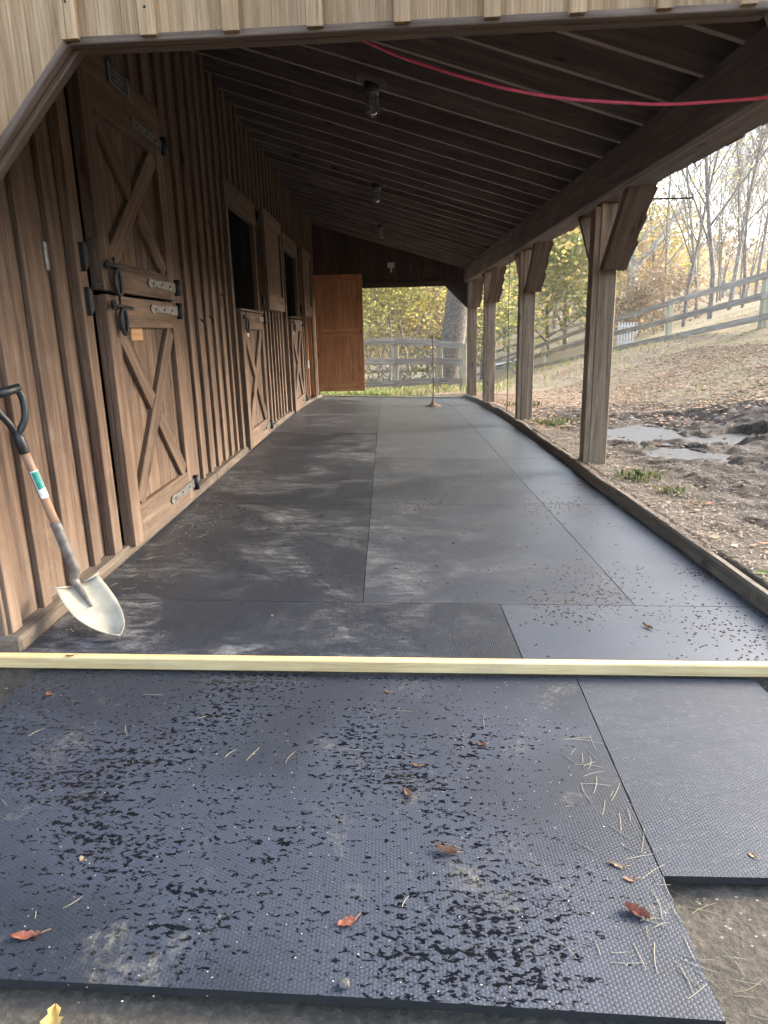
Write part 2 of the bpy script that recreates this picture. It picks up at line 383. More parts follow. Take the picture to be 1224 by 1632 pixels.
# ------------------------------------------------------------------ heights
TILT = .0364
def zf(y): return -.0042 * np.maximum(0, np.asarray(y, float) - 8) ** 2
def floor_z(x, y): return float(-TILT * x + zf(min(y, 15.2)))
_by = np.array([-400, 8, 11, 14.7, 18.5, 23.5, 30, 37, 48, 70, 110, 180, 300, 600.])
_bz = np.array([0, 0, -.05, -.21, -.36, -.72, -1.40, -2.0, -2.4, -1.8, 1.0, 9, 20, 24.])
PUD = [(2.78, 7.70, .48, .60), (3.62, 7.15, .50, .36), (2.70, 6.30, .26, .34), (4.05, 5.75, .36, .42)]
_PZ = {}
def pud_z(c):
    if c not in _PZ:
        t = np.linspace(0, 6.28, 24); _PZ[c] = float(gh(c[0] + c[2] * 1.1 * np.cos(t), c[1] + c[3] * 1.1 * np.sin(t), False).min()) - .004
    return _PZ[c]
def gh(x, y, rough=True):
    x = np.asarray(x, float); y = np.asarray(y, float)
    base = np.interp(y, _by, _bz)
    hill = .27 * np.where(x > 3.0, np.where(x < 4.2, (x - 3.0) ** 2 / 2.4, x - 3.6), 0.0)
    hill = np.minimum(hill, 4.5 + .02 * x)
    und = (fbm(x * .35, y * .35, 3) - .44) * .14 * smooth01((np.maximum(x - 2.2, np.maximum(y - 15.5, -x - 3))) / 3)
    z = base + hill + und + .022 * (1 - smooth01((x - 1.7) / .25)) * (x > 1.6) * (y < 15)
    fl = -TILT * x + zf(np.minimum(y, 15.2))
    shed = (x < 1.69) & (y < 14.9)
    front = smooth01((2.33 - y) / .03)
    z = np.where(shed & (x > -6), fl - .035 - .075 * front, z)
    z = np.where((y < 2.33) & (x >= 1.76), (z * smooth01((x - 1.76) / 1.6) + (fl - .11) * (1 - smooth01((x - 1.76) / 1.6))) * front + z * (1 - front), z)
    if rough:
        m = mudmask(x, y); cl = fbm(x * 5.3, y * 5.3, 5) + .35 * (fbm(x * 14, y * 14, 3) - .44); r = np.abs(fbm(x * 1.6 + 5, y * 1.1, 3) - .44)
        z = z + m * ((cl - .47) * .115 - np.maximum(0, .05 - r) * 1.0 + .01) + (1 - m) * (fbm(x * 6, y * 6, 3) - .44) * np.where((y < 2.4) & (x < 1.8), .02, .035) * np.where(shed & (y > 2.3), 0, 1) * np.where(y < 30, 1, 0)
        for c in PUD:                                        # hollows that hold the puddles
            if not np.any((np.abs(x - c[0]) < 1.2) & (np.abs(y - c[1]) < 1.2)): continue
            t = ((x - c[0]) / c[2]) ** 2 + ((y - c[1]) / c[3]) ** 2 + (fbm(x * 2.6 + 40, y * 2.6, 4) - .46) * 2.2
            k = smooth01((1.15 - t) / .35); z = z * (1 - k) + (pud_z(c) - .030 + (cl - .47) * .10) * k
    return z
def mudmask(x, y):
    w = (fbm(x * .9 + 3, y * .9 + 8, 3) - .44) * 1.4
    a = smooth01((x - 1.98 + w * .4) / .5) * smooth01((10.9 + w - y - 1.55 * np.maximum(0, x - 3.0)) / .8) * smooth01((y - 3.2 + 1.1 * (x - 2.4) * 0 + w) / .9)
    b_ = smooth01((x + .2) / 1) * 0
    return np.clip(a + b_, 0, 1)
def ghz(x, y): return float(gh(np.array([x]), np.array([y]))[0])

# ------------------------------------------------------------------ ground sheet
def axis(parts):
    out = []
    for a, b_, s in parts: out += list(np.arange(a, b_, s))
    return np.array(out + [parts[-1][1]])
xs = axis([(-500, -60, 40), (-60, -12, 4), (-12, -2, .5), (-2, 1.60, .09), (1.60, 4.6, .036), (4.6, 6.5, .06), (6.5, 14, .2), (14, 40, 1.2), (40, 120, 6), (120, 560, 40)])
ys = axis([(-300, -20, 30), (-20, 0.0, 1.0), (0.0, 2.2, .06), (2.2, 2.5, .03), (2.5, 4, .055), (4, 9.6, .036), (9.6, 11, .055), (11, 22, .12), (22, 50, .7), (50, 140, 4), (140, 620, 30)])
X, Y = np.meshgrid(xs, ys, indexing='ij'); Z = gh(X, Y)
nx, ny = X.shape; ii = np.arange(nx * ny).reshape(nx, ny)
F = np.stack([ii[:-1, :-1], ii[1:, :-1], ii[1:, 1:], ii[:-1, 1:]], -1).reshape(-1, 4)
mudA = mudmask(X, Y)
grassA = smooth01((X - 3.4 + (Y - 8) * .25) / 2.2) * (1 - mudA) * smooth01((Y + 2 - 0) / 2)
grassA = np.maximum(grassA, smooth01((Y - 15.2) / 2) * .75); grassA = np.where((X < 1.8) & (Y < 15), 0, grassA)
gme = big('ground', np.stack([X, Y, Z], -1).reshape(-1, 3), F, GROUND, True, {'mud': ('POINT', mudA.ravel()), 'grass': ('POINT', grassA.ravel()), 'stonedust': ('POINT', ((Y < 2.4) * smooth01((X + 1.5) / .7) * (1 - smooth01((X - 1.6) / 1.2))).ravel())})
tag(obj('ground', gme), kind='structure')
# puddles: level sheets of water, the churned mud stands out of them
def puddle(cx, cy_, rx, ry, z, seed):
    n = 40; rnd = random.Random(seed); V = [(cx, cy_, z)]
    ph = [rnd.random() * 6.28 for _ in range(4)]
    for k in range(n):
        t = 2 * math.pi * k / n; q = 1 + .22 * math.sin(2 * t + ph[0]) + .15 * math.sin(3 * t + ph[1]) + .08 * math.sin(7 * t + ph[2])
        V.append((cx + rx * q * math.cos(t), cy_ + ry * q * math.sin(t), z))
    o = solid('puddle', V, [(0, 1 + k, 1 + (k + 1) % n) for k in range(n)], WATER); tag(o, kind='structure'); return o
for i_, c in enumerate(PUD): puddle(c[0], c[1], c[2] * 1.35, c[3] * 1.35, pud_z(c), i_ + 1)
def sheet(name, pts, dz, m):
    V = [(x, y, ghz(x, y) + dz) for x, y in pts]; tag(solid(name, V, [tuple(range(len(V)))], m), kind='structure')

# ================================================================== THE BARN
barn = empty('barn', (-1.48, 8.5, 0))
tag(barn, 'brown board and batten barn with open lean-to shed over black matting', 'barn')
WX = -1.477; Y0, Y1 = 2.40, 14.98
def roof_z(x): return 3.325 - .30 * (x + 1.477)              # underside of the rafters
DOORS = [(3.50, 4.93), (6.74, 8.18), (10.27, 11.80)]
# ---- side wall, every board and batten a piece
wall = empty('side_wall', (WX, 8.5, 0), barn)
def span(z0, z1, ya, yb, name, w, t, x, m):
    lumber(name, (x, (ya + yb) / 2, z0), (x, (ya + yb) / 2, z1), yb - ya, t, m, wall)
def wall_lo(y): return .075 + float(zf(y)) * .8
edges = [2.43]
while edges[-1] < Y1 - .2: edges.append(edges[-1] + .258)
edges[-1] = Y1
FD = (13.0, 13.74)                                           # doorway of the open far door
for a, b_ in zip(edges[:-1], edges[1:]):
    segs = [(a, b_, None)]
    for d0, d1 in DOORS + [FD]:
        ns = []
        for (p, q, f) in segs:
            if f or q <= d0 or p >= d1: ns.append((p, q, f)); continue
            if p < d0: ns.append((p, d0, None))
            ns.append((max(p, d0), min(q, d1), 1))
            if q > d1: ns.append((d1, q, None))
        segs = ns
    for p, q, f in segs:
        if q - p < .02: continue
        j = random.uniform(0, .004)
        span(2.40 if f else wall_lo(p), 3.55, p + .002, q - .002, 'board', 0, .022, WX - .011 - j, WOOD)
for e in edges[1:-1]:
    ya, yb = e - .034, e + .034; hid = [d for d in DOORS + [FD] if yb > d[0] - .10 and ya < d[1] + .08]
    z0 = 2.58 if hid else wall_lo(e)
    span(z0, 3.50, ya, yb, 'batten', 0, .026, WX + .013, WOOD)
span(wall_lo(2.4), 3.50, 2.405, 2.475, 'batten', 0, .026, WX + .013, WOOD)
span(wall_lo(2.4) - .01, 3.50, 2.38, 2.404, 'corner_board', 0, .12, WX - .05, WOOD)
# sill timber along the foot of the wall
k = 2.36
while k < 14.9:
    e = min(k + 3.1, 14.95)
    lumber('sill_timber', (WX + .025, k, .053 + zf(k)), (WX + .025, e - .004, .053 + zf(e)), .10, .10, CURB, wall, face=(0, 0, 1), bev=.012); k = e
# stall interior behind the openings
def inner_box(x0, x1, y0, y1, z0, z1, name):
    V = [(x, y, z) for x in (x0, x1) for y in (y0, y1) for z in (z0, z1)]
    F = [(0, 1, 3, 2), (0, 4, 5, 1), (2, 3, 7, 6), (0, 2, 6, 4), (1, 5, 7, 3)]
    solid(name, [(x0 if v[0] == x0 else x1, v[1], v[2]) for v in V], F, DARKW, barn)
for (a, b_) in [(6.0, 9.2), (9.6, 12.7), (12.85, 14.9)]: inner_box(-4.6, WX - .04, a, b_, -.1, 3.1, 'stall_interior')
# outer shell of the main barn (roof and far walls), closes the dark inside
V = [(-9.5, 2.42, -.3), (-1.52, 2.42, -.3), (-1.52, 2.42, 3.6), (-5.5, 2.42, 5.6), (-9.5, 2.42, 3.6)]
V2 = [(x, 14.95, z) for x, y, z in V]
solid('main_shell', V + V2, [(4, 3, 2, 1, 0), (5, 6, 7, 8, 9), (0, 5, 9, 4), (4, 9, 8, 3), (3, 8, 7, 2)], WOOD, barn)

# ---- Dutch doors
def hinge(y, z, parent, L=.50, xs=-1.372):
    h = prism('hinge_strap', [(y, z - .030), (y, z + .030), (y - L * .8, z + .018), (y - L, z + .026), (y - L - .03, z), (y - L, z - .026), (y - L * .8, z - .018)], 'x', xs, xs + .006, STEEL, parent)
    tube('hinge_barrel', [(xs + .012, y + .02, z - .05), (xs + .012, y + .02, z + .05)], .022, IRON, parent, 10)
    for q in (.12, .28, .44): lathe('bolt', [(.009, 0), (.008, .003), (.004, .005)], (0, 0, 0), IRON, parent, 8).matrix_basis = Matrix.Translation((xs + .008, y - q, z)) @ Matrix.Rotation(math.pi / 2, 4, 'Y')
def latch(y, z, parent, xs=-1.372):
    tube('latch_bar', [(xs + .025, y - .10, z + .01), (xs + .025, y + .17, z)], .009, IRON, parent)
    tube('latch_ring', [(xs + .02, y - .07 + .02 * math.cos(t), z + .01 + .02 * math.sin(t)) for t in np.linspace(0, 6.28, 13)], .007, IRON, parent, 6)
    pts = [(xs + .03 + .006 * math.sin(t), y + .02 + .026 * math.sin(t), z - .070 + .062 * math.cos(t)) for t in np.linspace(0, 6.283, 21)]
    tube('drop_handle', pts, .011, IRON, parent, 6)
    tube('handle_core', [(xs + .02, y + .02, z - .02), (xs + .02, y + .02, z - .11)], .013, IRON, parent, 6)
    tube('latch_pin', [(xs + .02, y + .02, z - .01), (xs + .02, y + .02, z + .05)], .006, IRON, parent, 6)
def dutch_half(y0, y1, z0, z1, parent, rails=(.14, .14), name='door', lab=None):
    d = empty(name, (-1.40, (y0 + y1) / 2, z0), parent)
    if lab: d['label'] = lab
    n = 6; w_ = (y1 - y0) / n
    for i in range(n): lumber('plank', (-1.425, y0 + w_ * (i + .5), z0 + .004), (-1.425, y0 + w_ * (i + .5), z1 - .004), w_ - .004, .03, WOOD, d)
    x = -1.393; s = .135
    for yy in (y0 + s / 2, y1 - s / 2): lumber('stile', (x, yy, z0), (x, yy, z1), s, .034, WOOD, d)
    lumber('rail', (x, y0 + s, z0 + rails[0] / 2), (x, y1 - s, z0 + rails[0] / 2), rails[0], .034, WOOD, d)
    lumber('rail', (x, y0 + s, z1 - rails[1] / 2), (x, y1 - s, z1 - rails[1] / 2), rails[1], .034, WOOD, d)
    a = Vector((x - .002, y0 + s + .03, z0 + rails[0] + .01)); c = Vector((x - .002, y1 - s - .03, z1 - rails[1] - .01))
    lumber('brace', a, c, .115, .028, WOOD, d)
    e = Vector((x - .002, y0 + s + .03, z1 - rails[1] - .01)); g = Vector((x - .002, y1 - s - .03, z0 + rails[0] + .01)); mid = (e + g) / 2; u = (g - e).normalized()
    lumber('brace', e, mid - u * .068, .115, .026, WOOD, d); lumber('brace', mid + u * .068, g, .115, .026, WOOD, d)
    return d
def casing(y0, y1, z1, parent, left=True):
    lumber('casing', (-1.447, y0 - .06, wall_lo(y0)), (-1.447, y0 - .06, z1), .10, .05, WOOD, parent)
    lumber('casing', (-1.447, y1 + .05, wall_lo(y1)), (-1.447, y1 + .05, z1), .075, .05, WOOD, parent)
# first door, shut
lo = dutch_half(3.52, 4.71, .09, 1.395, barn, (.20, .16), 'lower_door'); up = dutch_half(3.52, 4.71, 1.412, 2.40, barn, (.15, .15), 'upper_door')
casing(3.46, 4.73, 2.42, barn)
lumber('door_header', (-1.445, 3.35, 2.50), (-1.445, 4.84, 2.50), .17, .05, WOOD, barn)
hinge(4.68, .19, lo); hinge(4.68, 1.345, lo); hinge(4.68, 1.49, up); hinge(4.68, 2.33, up)
latch(3.62, 1.335, lo); latch(3.60, 1.525, up)
lumber('wooden_tag', (-1.402, 3.87, 1.205), (-1.402, 4.05, 1.205), .075, .012, TAGW, lo)
for z in (1.36, 1.56):
    prism('latch_catch', [(3.385, z - .07), (3.43, z - .04), (3.43, z + .05), (3.385, z + .06)], 'x', -1.424, -1.40, IRON, barn)
    tube('catch_hook', [(-1.40, 3.40, z + .06), (-1.375, 3.41, z + .075), (-1.37, 3.45, z + .08)], .006, IRON, barn, 6)
# stall doors: lower halves shut, upper leaves swung back flat to the wall
for (d0, d1) in DOORS[1:]:
    lz = .07 + float(zf((d0 + d1) / 2)); lab = None
    lo = dutch_half(d0 + .03, d1 - .20, lz, 1.40 + .6 * float(zf(d0)), barn, (.18, .17), 'lower_door')
    lumber('casing', (-1.447, d0 - .03, wall_lo(d0)), (-1.447, d0 - .03, 2.40), .10, .05, WOOD, barn)
    lumber('casing', (-1.447, d1 - .13, wall_lo(d1)), (-1.447, d1 - .13, 2.40), .09, .05, WOOD, barn)
    lumber('jamb', (-1.53, d1 - .03, 1.35), (-1.53, d1 - .03, 2.40), .12, .12, DARKW, barn)
    lumber('door_header', (-1.445, d0 - .12, 2.455), (-1.445, d1 - .06, 2.455), .22, .06, WOOD, barn)
    lumber('ledge', (-1.42, d0 + .01, 1.42), (-1.42, d1 - .18, 1.42), .10, .02, WOOD, barn, face=(0, 0, 1))
    hinge(d1 - .24, 1.345, lo, .26); hinge(d1 - .24, lz + .10, lo, .26); latch(d0 + .12, 1.34, lo)
    lumber('number_plate', (-1.40, d0 + .36, 1.205), (-1.40, d0 + .45, 1.205), .085, .008, WHITE, lo)
    # open leaf
    lf = empty('open_leaf', (-1.40, d1 + .7, 1.46), barn); lf['label'] = 'upper half door folded open against the battens'
    ya, yb, za, zb = d1 + .02, d1 + 1.30, 1.46, 2.55
    for i in range(5):
        q = (yb - ya) / 5; lumber('plank', (-1.395, ya + q * (i + .5), za), (-1.395, ya + q * (i + .5), zb), q - .003, .075, WOOD, lf)
    for yy in (ya + .06, yb - .06): lumber('stile', (-1.346, yy, za + .001), (-1.346, yy, zb - .001), .12, .022, WOOD, lf)
    lumber('rail', (-1.346, ya + .12, za + .09), (-1.346, yb - .12, za + .09), .18, .022, WOOD, lf)
    lumber('rail', (-1.346, ya + .12, zb - .07), (-1.346, yb - .12, zb - .07), .14, .022, WOOD, lf)
    for zz in (za + .1, zb - .1): tube('hinge_barrel', [(-1.395, ya - .03, zz - .05), (-1.395, ya - .03, zz + .05)], .02, IRON, lf)
# iron bits on the wall
for (y, z) in ((5.55, 1.27), (5.83, 1.30), (6.04, 2.06), (6.30, 1.50)):
    tube('wall_hook', [(-1.45, y, z + .04), (-1.425, y, z + .02), (-1.418, y + .01, z - .015), (-1.43, y + .02, z - .04)], [.005, .008, .009, .005], IRON, barn, 6)
# far door, open square to the wall
fd = empty('open_far_door', (-1.40, 13.8, .09), barn); fd['label'] = 'orange brown panelled door standing open at far end'
fx0, fx1, fz0, fz1, fy = -1.37, -.44, .05, 2.25, 13.80
for i in range(8):
    q = (fx1 - fx0 - .2) / 8
    for (za, zb) in ((fz0 + .17, 1.12), (1.24, fz1 - .13)): lumber('plank', (fx0 + .1 + q * (i + .5), fy, za), (fx0 + .1 + q * (i + .5), fy, zb), q - .0006, .022, ORANGE, fd, face=(0, 1, 0), bev=.002)
for xx in (fx0 + .055, fx1 - .055): lumber('stile', (xx, fy - .002, fz0), (xx, fy - .002, fz1), .11, .046, ORANGE, fd, face=(0, 1, 0))
for (za, zb) in ((fz0, fz0 + .18), (1.10, 1.25), (fz1 - .14, fz1)): lumber('rail', (fx0 + .11, fy - .002, (za + zb) / 2), (fx1 - .11, fy - .002, (za + zb) / 2), zb - za, .042, ORANGE, fd, face=(0, 1, 0))
tube('door_handle', [(fx1 - .06, fy - .03, 1.16), (fx1 - .05, fy - .06, 1.18), (fx1 - .03, fy - .06, 1.20)], .012, IRON, fd)
for xx in (.06, .27): lathe('bolt', [(.018, 0), (.016, .006), (.006, .01)], (0, 0, 0), STEEL, fd, 8).matrix_basis = Matrix.Translation((fx0 + xx, fy - .03, 1.175)) @ Matrix.Rotation(math.pi / 2, 4, 'X')
lumber('jamb', (-1.50, 13.71, .0), (-1.50, 13.71, 2.40), .05, .10, ORANGE, barn); lumber('jamb', (-1.50, 13.03, .0), (-1.50, 13.03, 2.40), .05, .10, ORANGE, barn)
lumber('door_header', (-1.445, 12.95, 2.50), (-1.445, 13.85, 2.50), .17, .05, WOOD, barn)
lumber('casing', (-1.445, 13.80, -.05), (-1.445, 13.80, 2.41), .08, .05, WOOD, barn)

# ---- roof: rafters, decking planks, shingle edge
roof = empty('lean_to_roof', (0, 8.5, 2.9), barn)
RS = .4185; ry = 3.90 - 3 * RS; RAFT = []
while ry < 14.95:
    RAFT.append(ry); ry += RS
for y in RAFT:
    a = Vector((WX + .03, y, roof_z(WX + .03) + .09)); c = Vector((2.02, y, roof_z(2.02) + .09))
    lumber('rafter', a, c, .19, .042, CEIL, roof, face=(0, 1, 0), bev=.002, m2=CEIL_LIT)  # underside faces take the copy with bounce light painted in
nd_ = 22; sl = Vector((1, 0, -.30)); x0d, x1d = WX - .1, 2.32
for i in range(nd_):
    xa = x0d + (x1d - x0d) * (i + .5) / nd_; z = roof_z(xa) + .203
    lumber('deck_plank', (xa, 2.30, z), (xa, 15.08, z), (x1d - x0d) / nd_ * 1.044 - .004, .022, DECK, roof, face=(.2873, 0, .9578), bev=.002)
V = [(x0d, 2.25, roof_z(x0d) + .222), (x1d + .03, 2.25, roof_z(x1d + .03) + .222), (x1d + .03, 15.12, roof_z(x1d + .03) + .222), (x0d, 15.12, roof_z(x0d) + .222)]
solid('roof_cover', V + [(x, y, z + .03) for x, y, z in V], [(3, 2, 1, 0), (4, 5, 6, 7), (0, 1, 5, 4), (1, 2, 6, 5), (2, 3, 7, 6), (3, 0, 4, 7)], SHING, roof)
lumber('soffit_board', (2.10, 2.30, 2.392), (2.10, 15.05, 2.392), .44, .018, CEIL, roof, face=(0, 0, 1))
lumber('fascia_board', (2.335, 2.30, 2.405), (2.335, 15.05, 2.405), .10, .022, CEIL, roof, face=(1, 0, 0))
y = 2.3
while y < 15.0:
    wd = random.uniform(.24, .31); dz = random.uniform(-.006, .006)
    lumber('shingle', (2.34, y + wd / 2, 2.415 + dz + .02), (2.40 + random.uniform(0, .03), y + wd / 2, 2.385 + dz), wd - .006, .012, SHING, roof, face=(.3, 0, 1), bev=.002); y += wd
# ---- eave beam: an inner and an outer plank on the posts
k = 2.42
for e in (6.02, 9.2, 12.42, 15.0):
    lumber('eave_beam', (1.652, k, 2.252), (1.652, e - .004, 2.252), .28, .052, CEIL, barn, face=(1, 0, 0), bev=.006)
    lumber('eave_beam', (1.80, k, 2.262), (1.80, e - .004, 2.262), .24, .24, CEIL, barn, face=(1, 0, 0), bev=.006); k = e
lumber('bounce_lit_edge_strip', (1.690, 2.42, 2.128), (1.690, 15.0, 2.128), .030, .022, CEIL_LIT, barn, face=(1, 0, 0), bev=.002)  # bounce-lit copy again, painting the bright lower edge of the beam
# ---- posts with knee braces
for i, y in enumerate((5.95, 9.11, 12.34, 14.86)):
    ps = lumber('post', (1.835, y + .078, -.3 + float(zf(y))), (1.835, y + .078, 2.14), .155, .155, POST, barn, face=(0, 1, 0), bev=.006)
    lumber('side_board', (1.733, y + .070, -.2 + float(zf(y))), (1.733, y + .070, 2.11), .044, .135, POST, ps, face=(0, 1, 0), bev=.003)
    B0, B1 = Vector((1.835, y + .02, 1.615)), Vector((1.835, y - .50, 2.135))
    def kb(name, xa, xb, ya, zlow, zhigh, th, sgn, m):
        # parallelogram in the y-z plane, flat-cut at the foot, running up to the beam
        poly = [(ya, zlow), (ya - sgn * th, zlow), (ya - sgn * (th + zhigh - zlow), zhigh), (ya - sgn * (zhigh - zlow), zhigh)]
        o = prism(name, poly, 'x', xa, xb, m, ps); R = Matrix.Rotation(sgn * math.pi / 4, 4, 'X'); o.data.transform(R.inverted()); o.matrix_basis = WM[o] @ R; WM[o] = o.matrix_basis.copy()
    kb('knee_brace', 1.760, 1.912, y + .0, 1.62, 2.139, .12, 1, BRACE)
    kb('brace_cheek', 1.915, 1.955, y + .0, 1.615, 2.20, .10, 1, BRACE)
    for q in range(3):
        zz = 1.74 + q * .16; yy = y - (zz - 1.62) - .03
        lumber('brace_shingle', (1.957, yy, zz + .0), (1.966 + .012 * random.random(), yy - .09, zz + .095), .08, .012, BRACE, ps, face=(1, 0, .1), bev=.002)
    if i < 3: kb('knee_brace', 1.76, 1.90, y + .158, 1.62, 2.139, .06, -1, BRACE)
# ---- front gable over the entrance
fg = empty('front_gable', (0, 2.35, 2.0), barn)
BL = [-1.21, -.955, -.708 + .022, -.461 + .022, -.212 + .022, .046 + .022, .312 + .022, .564 + .022, .821 + .022, 1.067 + .022, 1.32, 1.57, 1.82, 2.07]
BL[1] = -.942 + .022
def hdr(x):
    zc = 2.060 + .0192 * (x + .943)
    if x < -.943: zc = 2.060 - 1.09 * (-.943 - x)
    if x > 1.165: zc = 2.101 - 2.2 * (x - 1.165)
    return max(zc, 1.15)
bx = [-1.50] + BL + [2.30]
for a, b_ in zip(bx[:-1], bx[1:]):
    cs = sorted({a + .002, b_ - .002, *[q for q in (-.943, 1.165) if a < q < b_]})
    prism('board', [(c, hdr(c)) for c in cs] + [(b_ - .002, roof_z(b_) + .18), (a + .002, roof_z(a) + .18)], 'y', 2.345, 2.367, WEATH, fg)
for c in BL:
    a, b_ = c - .024, c + .024
    prism('batten', [(a, hdr(a) - .012), (b_, hdr(b_) - .012), (b_, roof_z(b_) + .17), (a, roof_z(a) + .17)], 'y', 2.322, 2.344, WEATH, fg)
    for dzn in (.07, .40): lathe('nail_head', [(.0045, 0), (.0035, .0015)], (0, 0, 0), IRON, fg, 7).matrix_basis = Matrix.Translation((c + random.uniform(-.004, .004), 2.321, hdr(c) + dzn + random.uniform(-.015, .015))) @ Matrix.Rotation(math.pi / 2, 4, 'X')
def trim(p, q, th, dz, ya, yb):
    p, q = Vector((p[0], 0, p[1])), Vector((q[0], 0, q[1])); d = (q - p).normalized(); n = Vector((d.z, 0, -d.x))
    if n.z > 0: n = -n
    p, q = p + n * (dz + th / 2), q + n * (dz + th / 2)
    lumber('opening_trim', (p.x, (ya + yb) / 2, p.z), (q.x, (ya + yb) / 2, q.z), th, yb - ya, BRACE, fg, face=(0, 1, 0))
E0, E1, E2, E3 = (-1.60, hdr(-1.60) if False else 2.060 - 1.09 * (1.60 - .943)), (-.943, 2.060), (1.165, 2.101), (1.60, 2.101 - 2.2 * .435)
trim(E0, E1, .022, .001, 2.340, 2.375); trim(E1, E2, .022, .001, 2.340, 2.375); trim(E2, E3, .018, .001, 2.340, 2.375)
trim(E0, E1, .034, .001, 2.377, 2.42); trim(E1, E2, .024, .001, 2.377, 2.42)
# ---- far gable end
eg = empty('far_gable', (0, 15.0, 2.0), barn)
xk = WX
while xk < 1.75:
    e = min(xk + .25, 1.76)
    f0 = lambda x: 2.06 if x < 1.30 else 2.06 - 1.0 * (x - 1.30)
    cs = sorted({xk + .002, e - .002, *([1.30] if xk < 1.30 < e else [])})
    prism('board', [(c, f0(c)) for c in cs] + [(e - .002, roof_z(e) + .19), (xk + .002, roof_z(xk) + .19)], 'y', 15.0, 15.022, DARKW, eg); xk = e
prism('added_backing_sheet', [(WX, 2.07), (1.30, 2.07), (1.76, 1.61), (1.76, roof_z(1.76) + .19), (WX, roof_z(WX) + .19)], 'y', 15.026, 15.045, DARKW, eg)  # added backing sheet, blocks bright slits of daylight between the boards
lumber('header', (WX, 14.975, 2.115), (1.34, 14.975, 2.115), .11, .045, DARKW, eg, face=(0, 1, 0))
lumber('corner_brace', (1.26, 14.970, 2.12), (1.74, 14.970, 1.65), .11, .045, DARKW, eg, face=(0, 1, 0))
lumber('corner_post', (WX - .05, 15.05, -.3), (WX - .05, 15.05, 3.4), .14, .14, DARKW, eg)

# ================================================================== things in the shed
# ceiling lamps
for i, (x, y, lab) in enumerate(((-.06, 5.36, 'caged glass jar lamp nearest the entrance, under the rafters'), (-.075, 8.74, 'middle caged glass jar lamp under the rafters'), (-.05, 11.87, 'farthest small caged glass jar lamp under the rafters'))):
    zt = roof_z(x); t = empty('ceiling_lamp', (x, y, zt)); tag(t, lab, 'lamp', 'jar lamps along the ceiling')
    lumber('mounting_block', (x - .10, y - .02, zt - .005), (x + .10, y - .02, zt - .065), .09, .035, CEIL, t, face=(0, 0, 1))
    lathe('junction_box', [(.055, 0), (.058, -.004), (.058, -.045), (.052, -.05)], (x, y, zt - .04), IRON, t)
    lathe('cap', [(.050, 0), (.050, -.02), (.043, -.035)], (x, y, zt - .088), STEEL, t)
    lathe('glass_jar', [(.036, 0), (.038, -.02), (.038, -.10), (.030, -.125), (.012, -.135)], (x, y, zt - .115), GLASS, t)
    lathe('bulb', [(.008, 0), (.018, -.02), (.026, -.05), (.020, -.075), (.006, -.085)], (x, y, zt - .125), WHITE, t)
    cg = empty('wire_cage', (x, y, zt - .12), t)
    for k in range(6):
        a = k * math.pi / 3; c, s = math.cos(a), math.sin(a)
        tube('wire', [(x + .046 * c, y + .046 * s, zt - .11), (x + .046 * c, y + .046 * s, zt - .23), (x + .025 * c, y + .025 * s, zt - .258), (x, y, zt - .262)], .0025, STEEL, cg, 5)
    for zz in (.15, .19, .23): tube('ring', [(x + .046 * math.cos(q), y + .046 * math.sin(q), zt - zz) for q in np.linspace(0, 6.283, 17)], .0025, STEEL, cg, 5)
# red cord
def cr(pts, n=8):
    out = []; P = [Vector(p) for p in pts]; P = [P[0] * 2 - P[1]] + P + [P[-1] * 2 - P[-2]]
    for i in range(1, len(P) - 2):
        for k in range(n):
            t = k / n; a, b_, c, d = P[i - 1], P[i], P[i + 1], P[i + 2]
            out.append(.5 * ((2 * b_) + (c - a) * t + (2 * a - 5 * b_ + 4 * c - d) * t * t + (3 * b_ - a - 3 * c + d) * t ** 3))
    return out + [P[-2]]
def unp(px, py, y):
    d = fw + rr * ((px - 612) / FPX) - uu * ((py - 816) / FPX); t = y / d.y; return Vector((d.x * t, y, CAM_Z + d.z * t))
cpts = [(540, 45), (590, 69), (640, 91), (700, 111), (760, 129), (820, 144), (900, 157), (1000, 164), (1070, 166), (1150, 161), (1224, 155), (1330, 140)]
cord = tube('red_rope', cr([unp(px, py, 2.72) for px, py in cpts]), .0055, RED, None, 10)
tag(cord, 'thin red rope sagging across the shed entrance below the roof', 'rope')
# switch and small boxes
def plate(name, y, z, w_, h, label, m=GALV, x=WX + .004):
    t = empty(name, (x, y, z)); tag(t, label, 'switch')
    lumber('cover', (x, y, z - h / 2), (x, y, z + h / 2), w_, .010, m, t, bev=.003)
    lumber('toggle', (x + .012, y + .004, z - .008), (x + .022, y + .004, z + .012), .008, .008, IRON, t)
    for s in (-1, 1): lathe('screw', [(.004, 0), (.003, .002)], (0, 0, 0), IRON, t, 6).matrix_basis = Matrix.Translation((x + .006, y, z + s * h * .36)) @ Matrix.Rotation(math.pi / 2, 4, 'Y')
plate('light_switch', 3.185, 1.537, .075, .118, 'grey metal switch plate on the boards left of the first door')
plate('light_switch', 12.90, .62, .09, .14, 'white outlet cover low on the wall beside the open orange door', WHITE, WX + .03)
gb = empty('junction_box', (.12, 14.98, 2.50)); tag(gb, 'white electrical box on the dark far gable', 'box')
lumber('box_body', (.06, 14.975, 2.50), (.20, 14.975, 2.50), .10, .05, WHITE, gb, face=(0, 1, 0)); tube('sensor_eye', [(.13, 14.97, 2.44), (.13, 14.97, 2.36)], .018, WHITE, gb)
pq = empty('plaque', (-1.42, 4.15, 2.52)); tag(pq, 'small dark name plaque with pale border above the first door', 'plaque')
lumber('panel', (-1.415, 4.0, 2.525), (-1.415, 4.29, 2.525), .11, .010, PLAQ, pq)
for yy in (4.012, 4.278): lumber('border', (-1.408, yy, 2.475), (-1.408, yy, 2.575), .022, .008, PLAQL, pq)
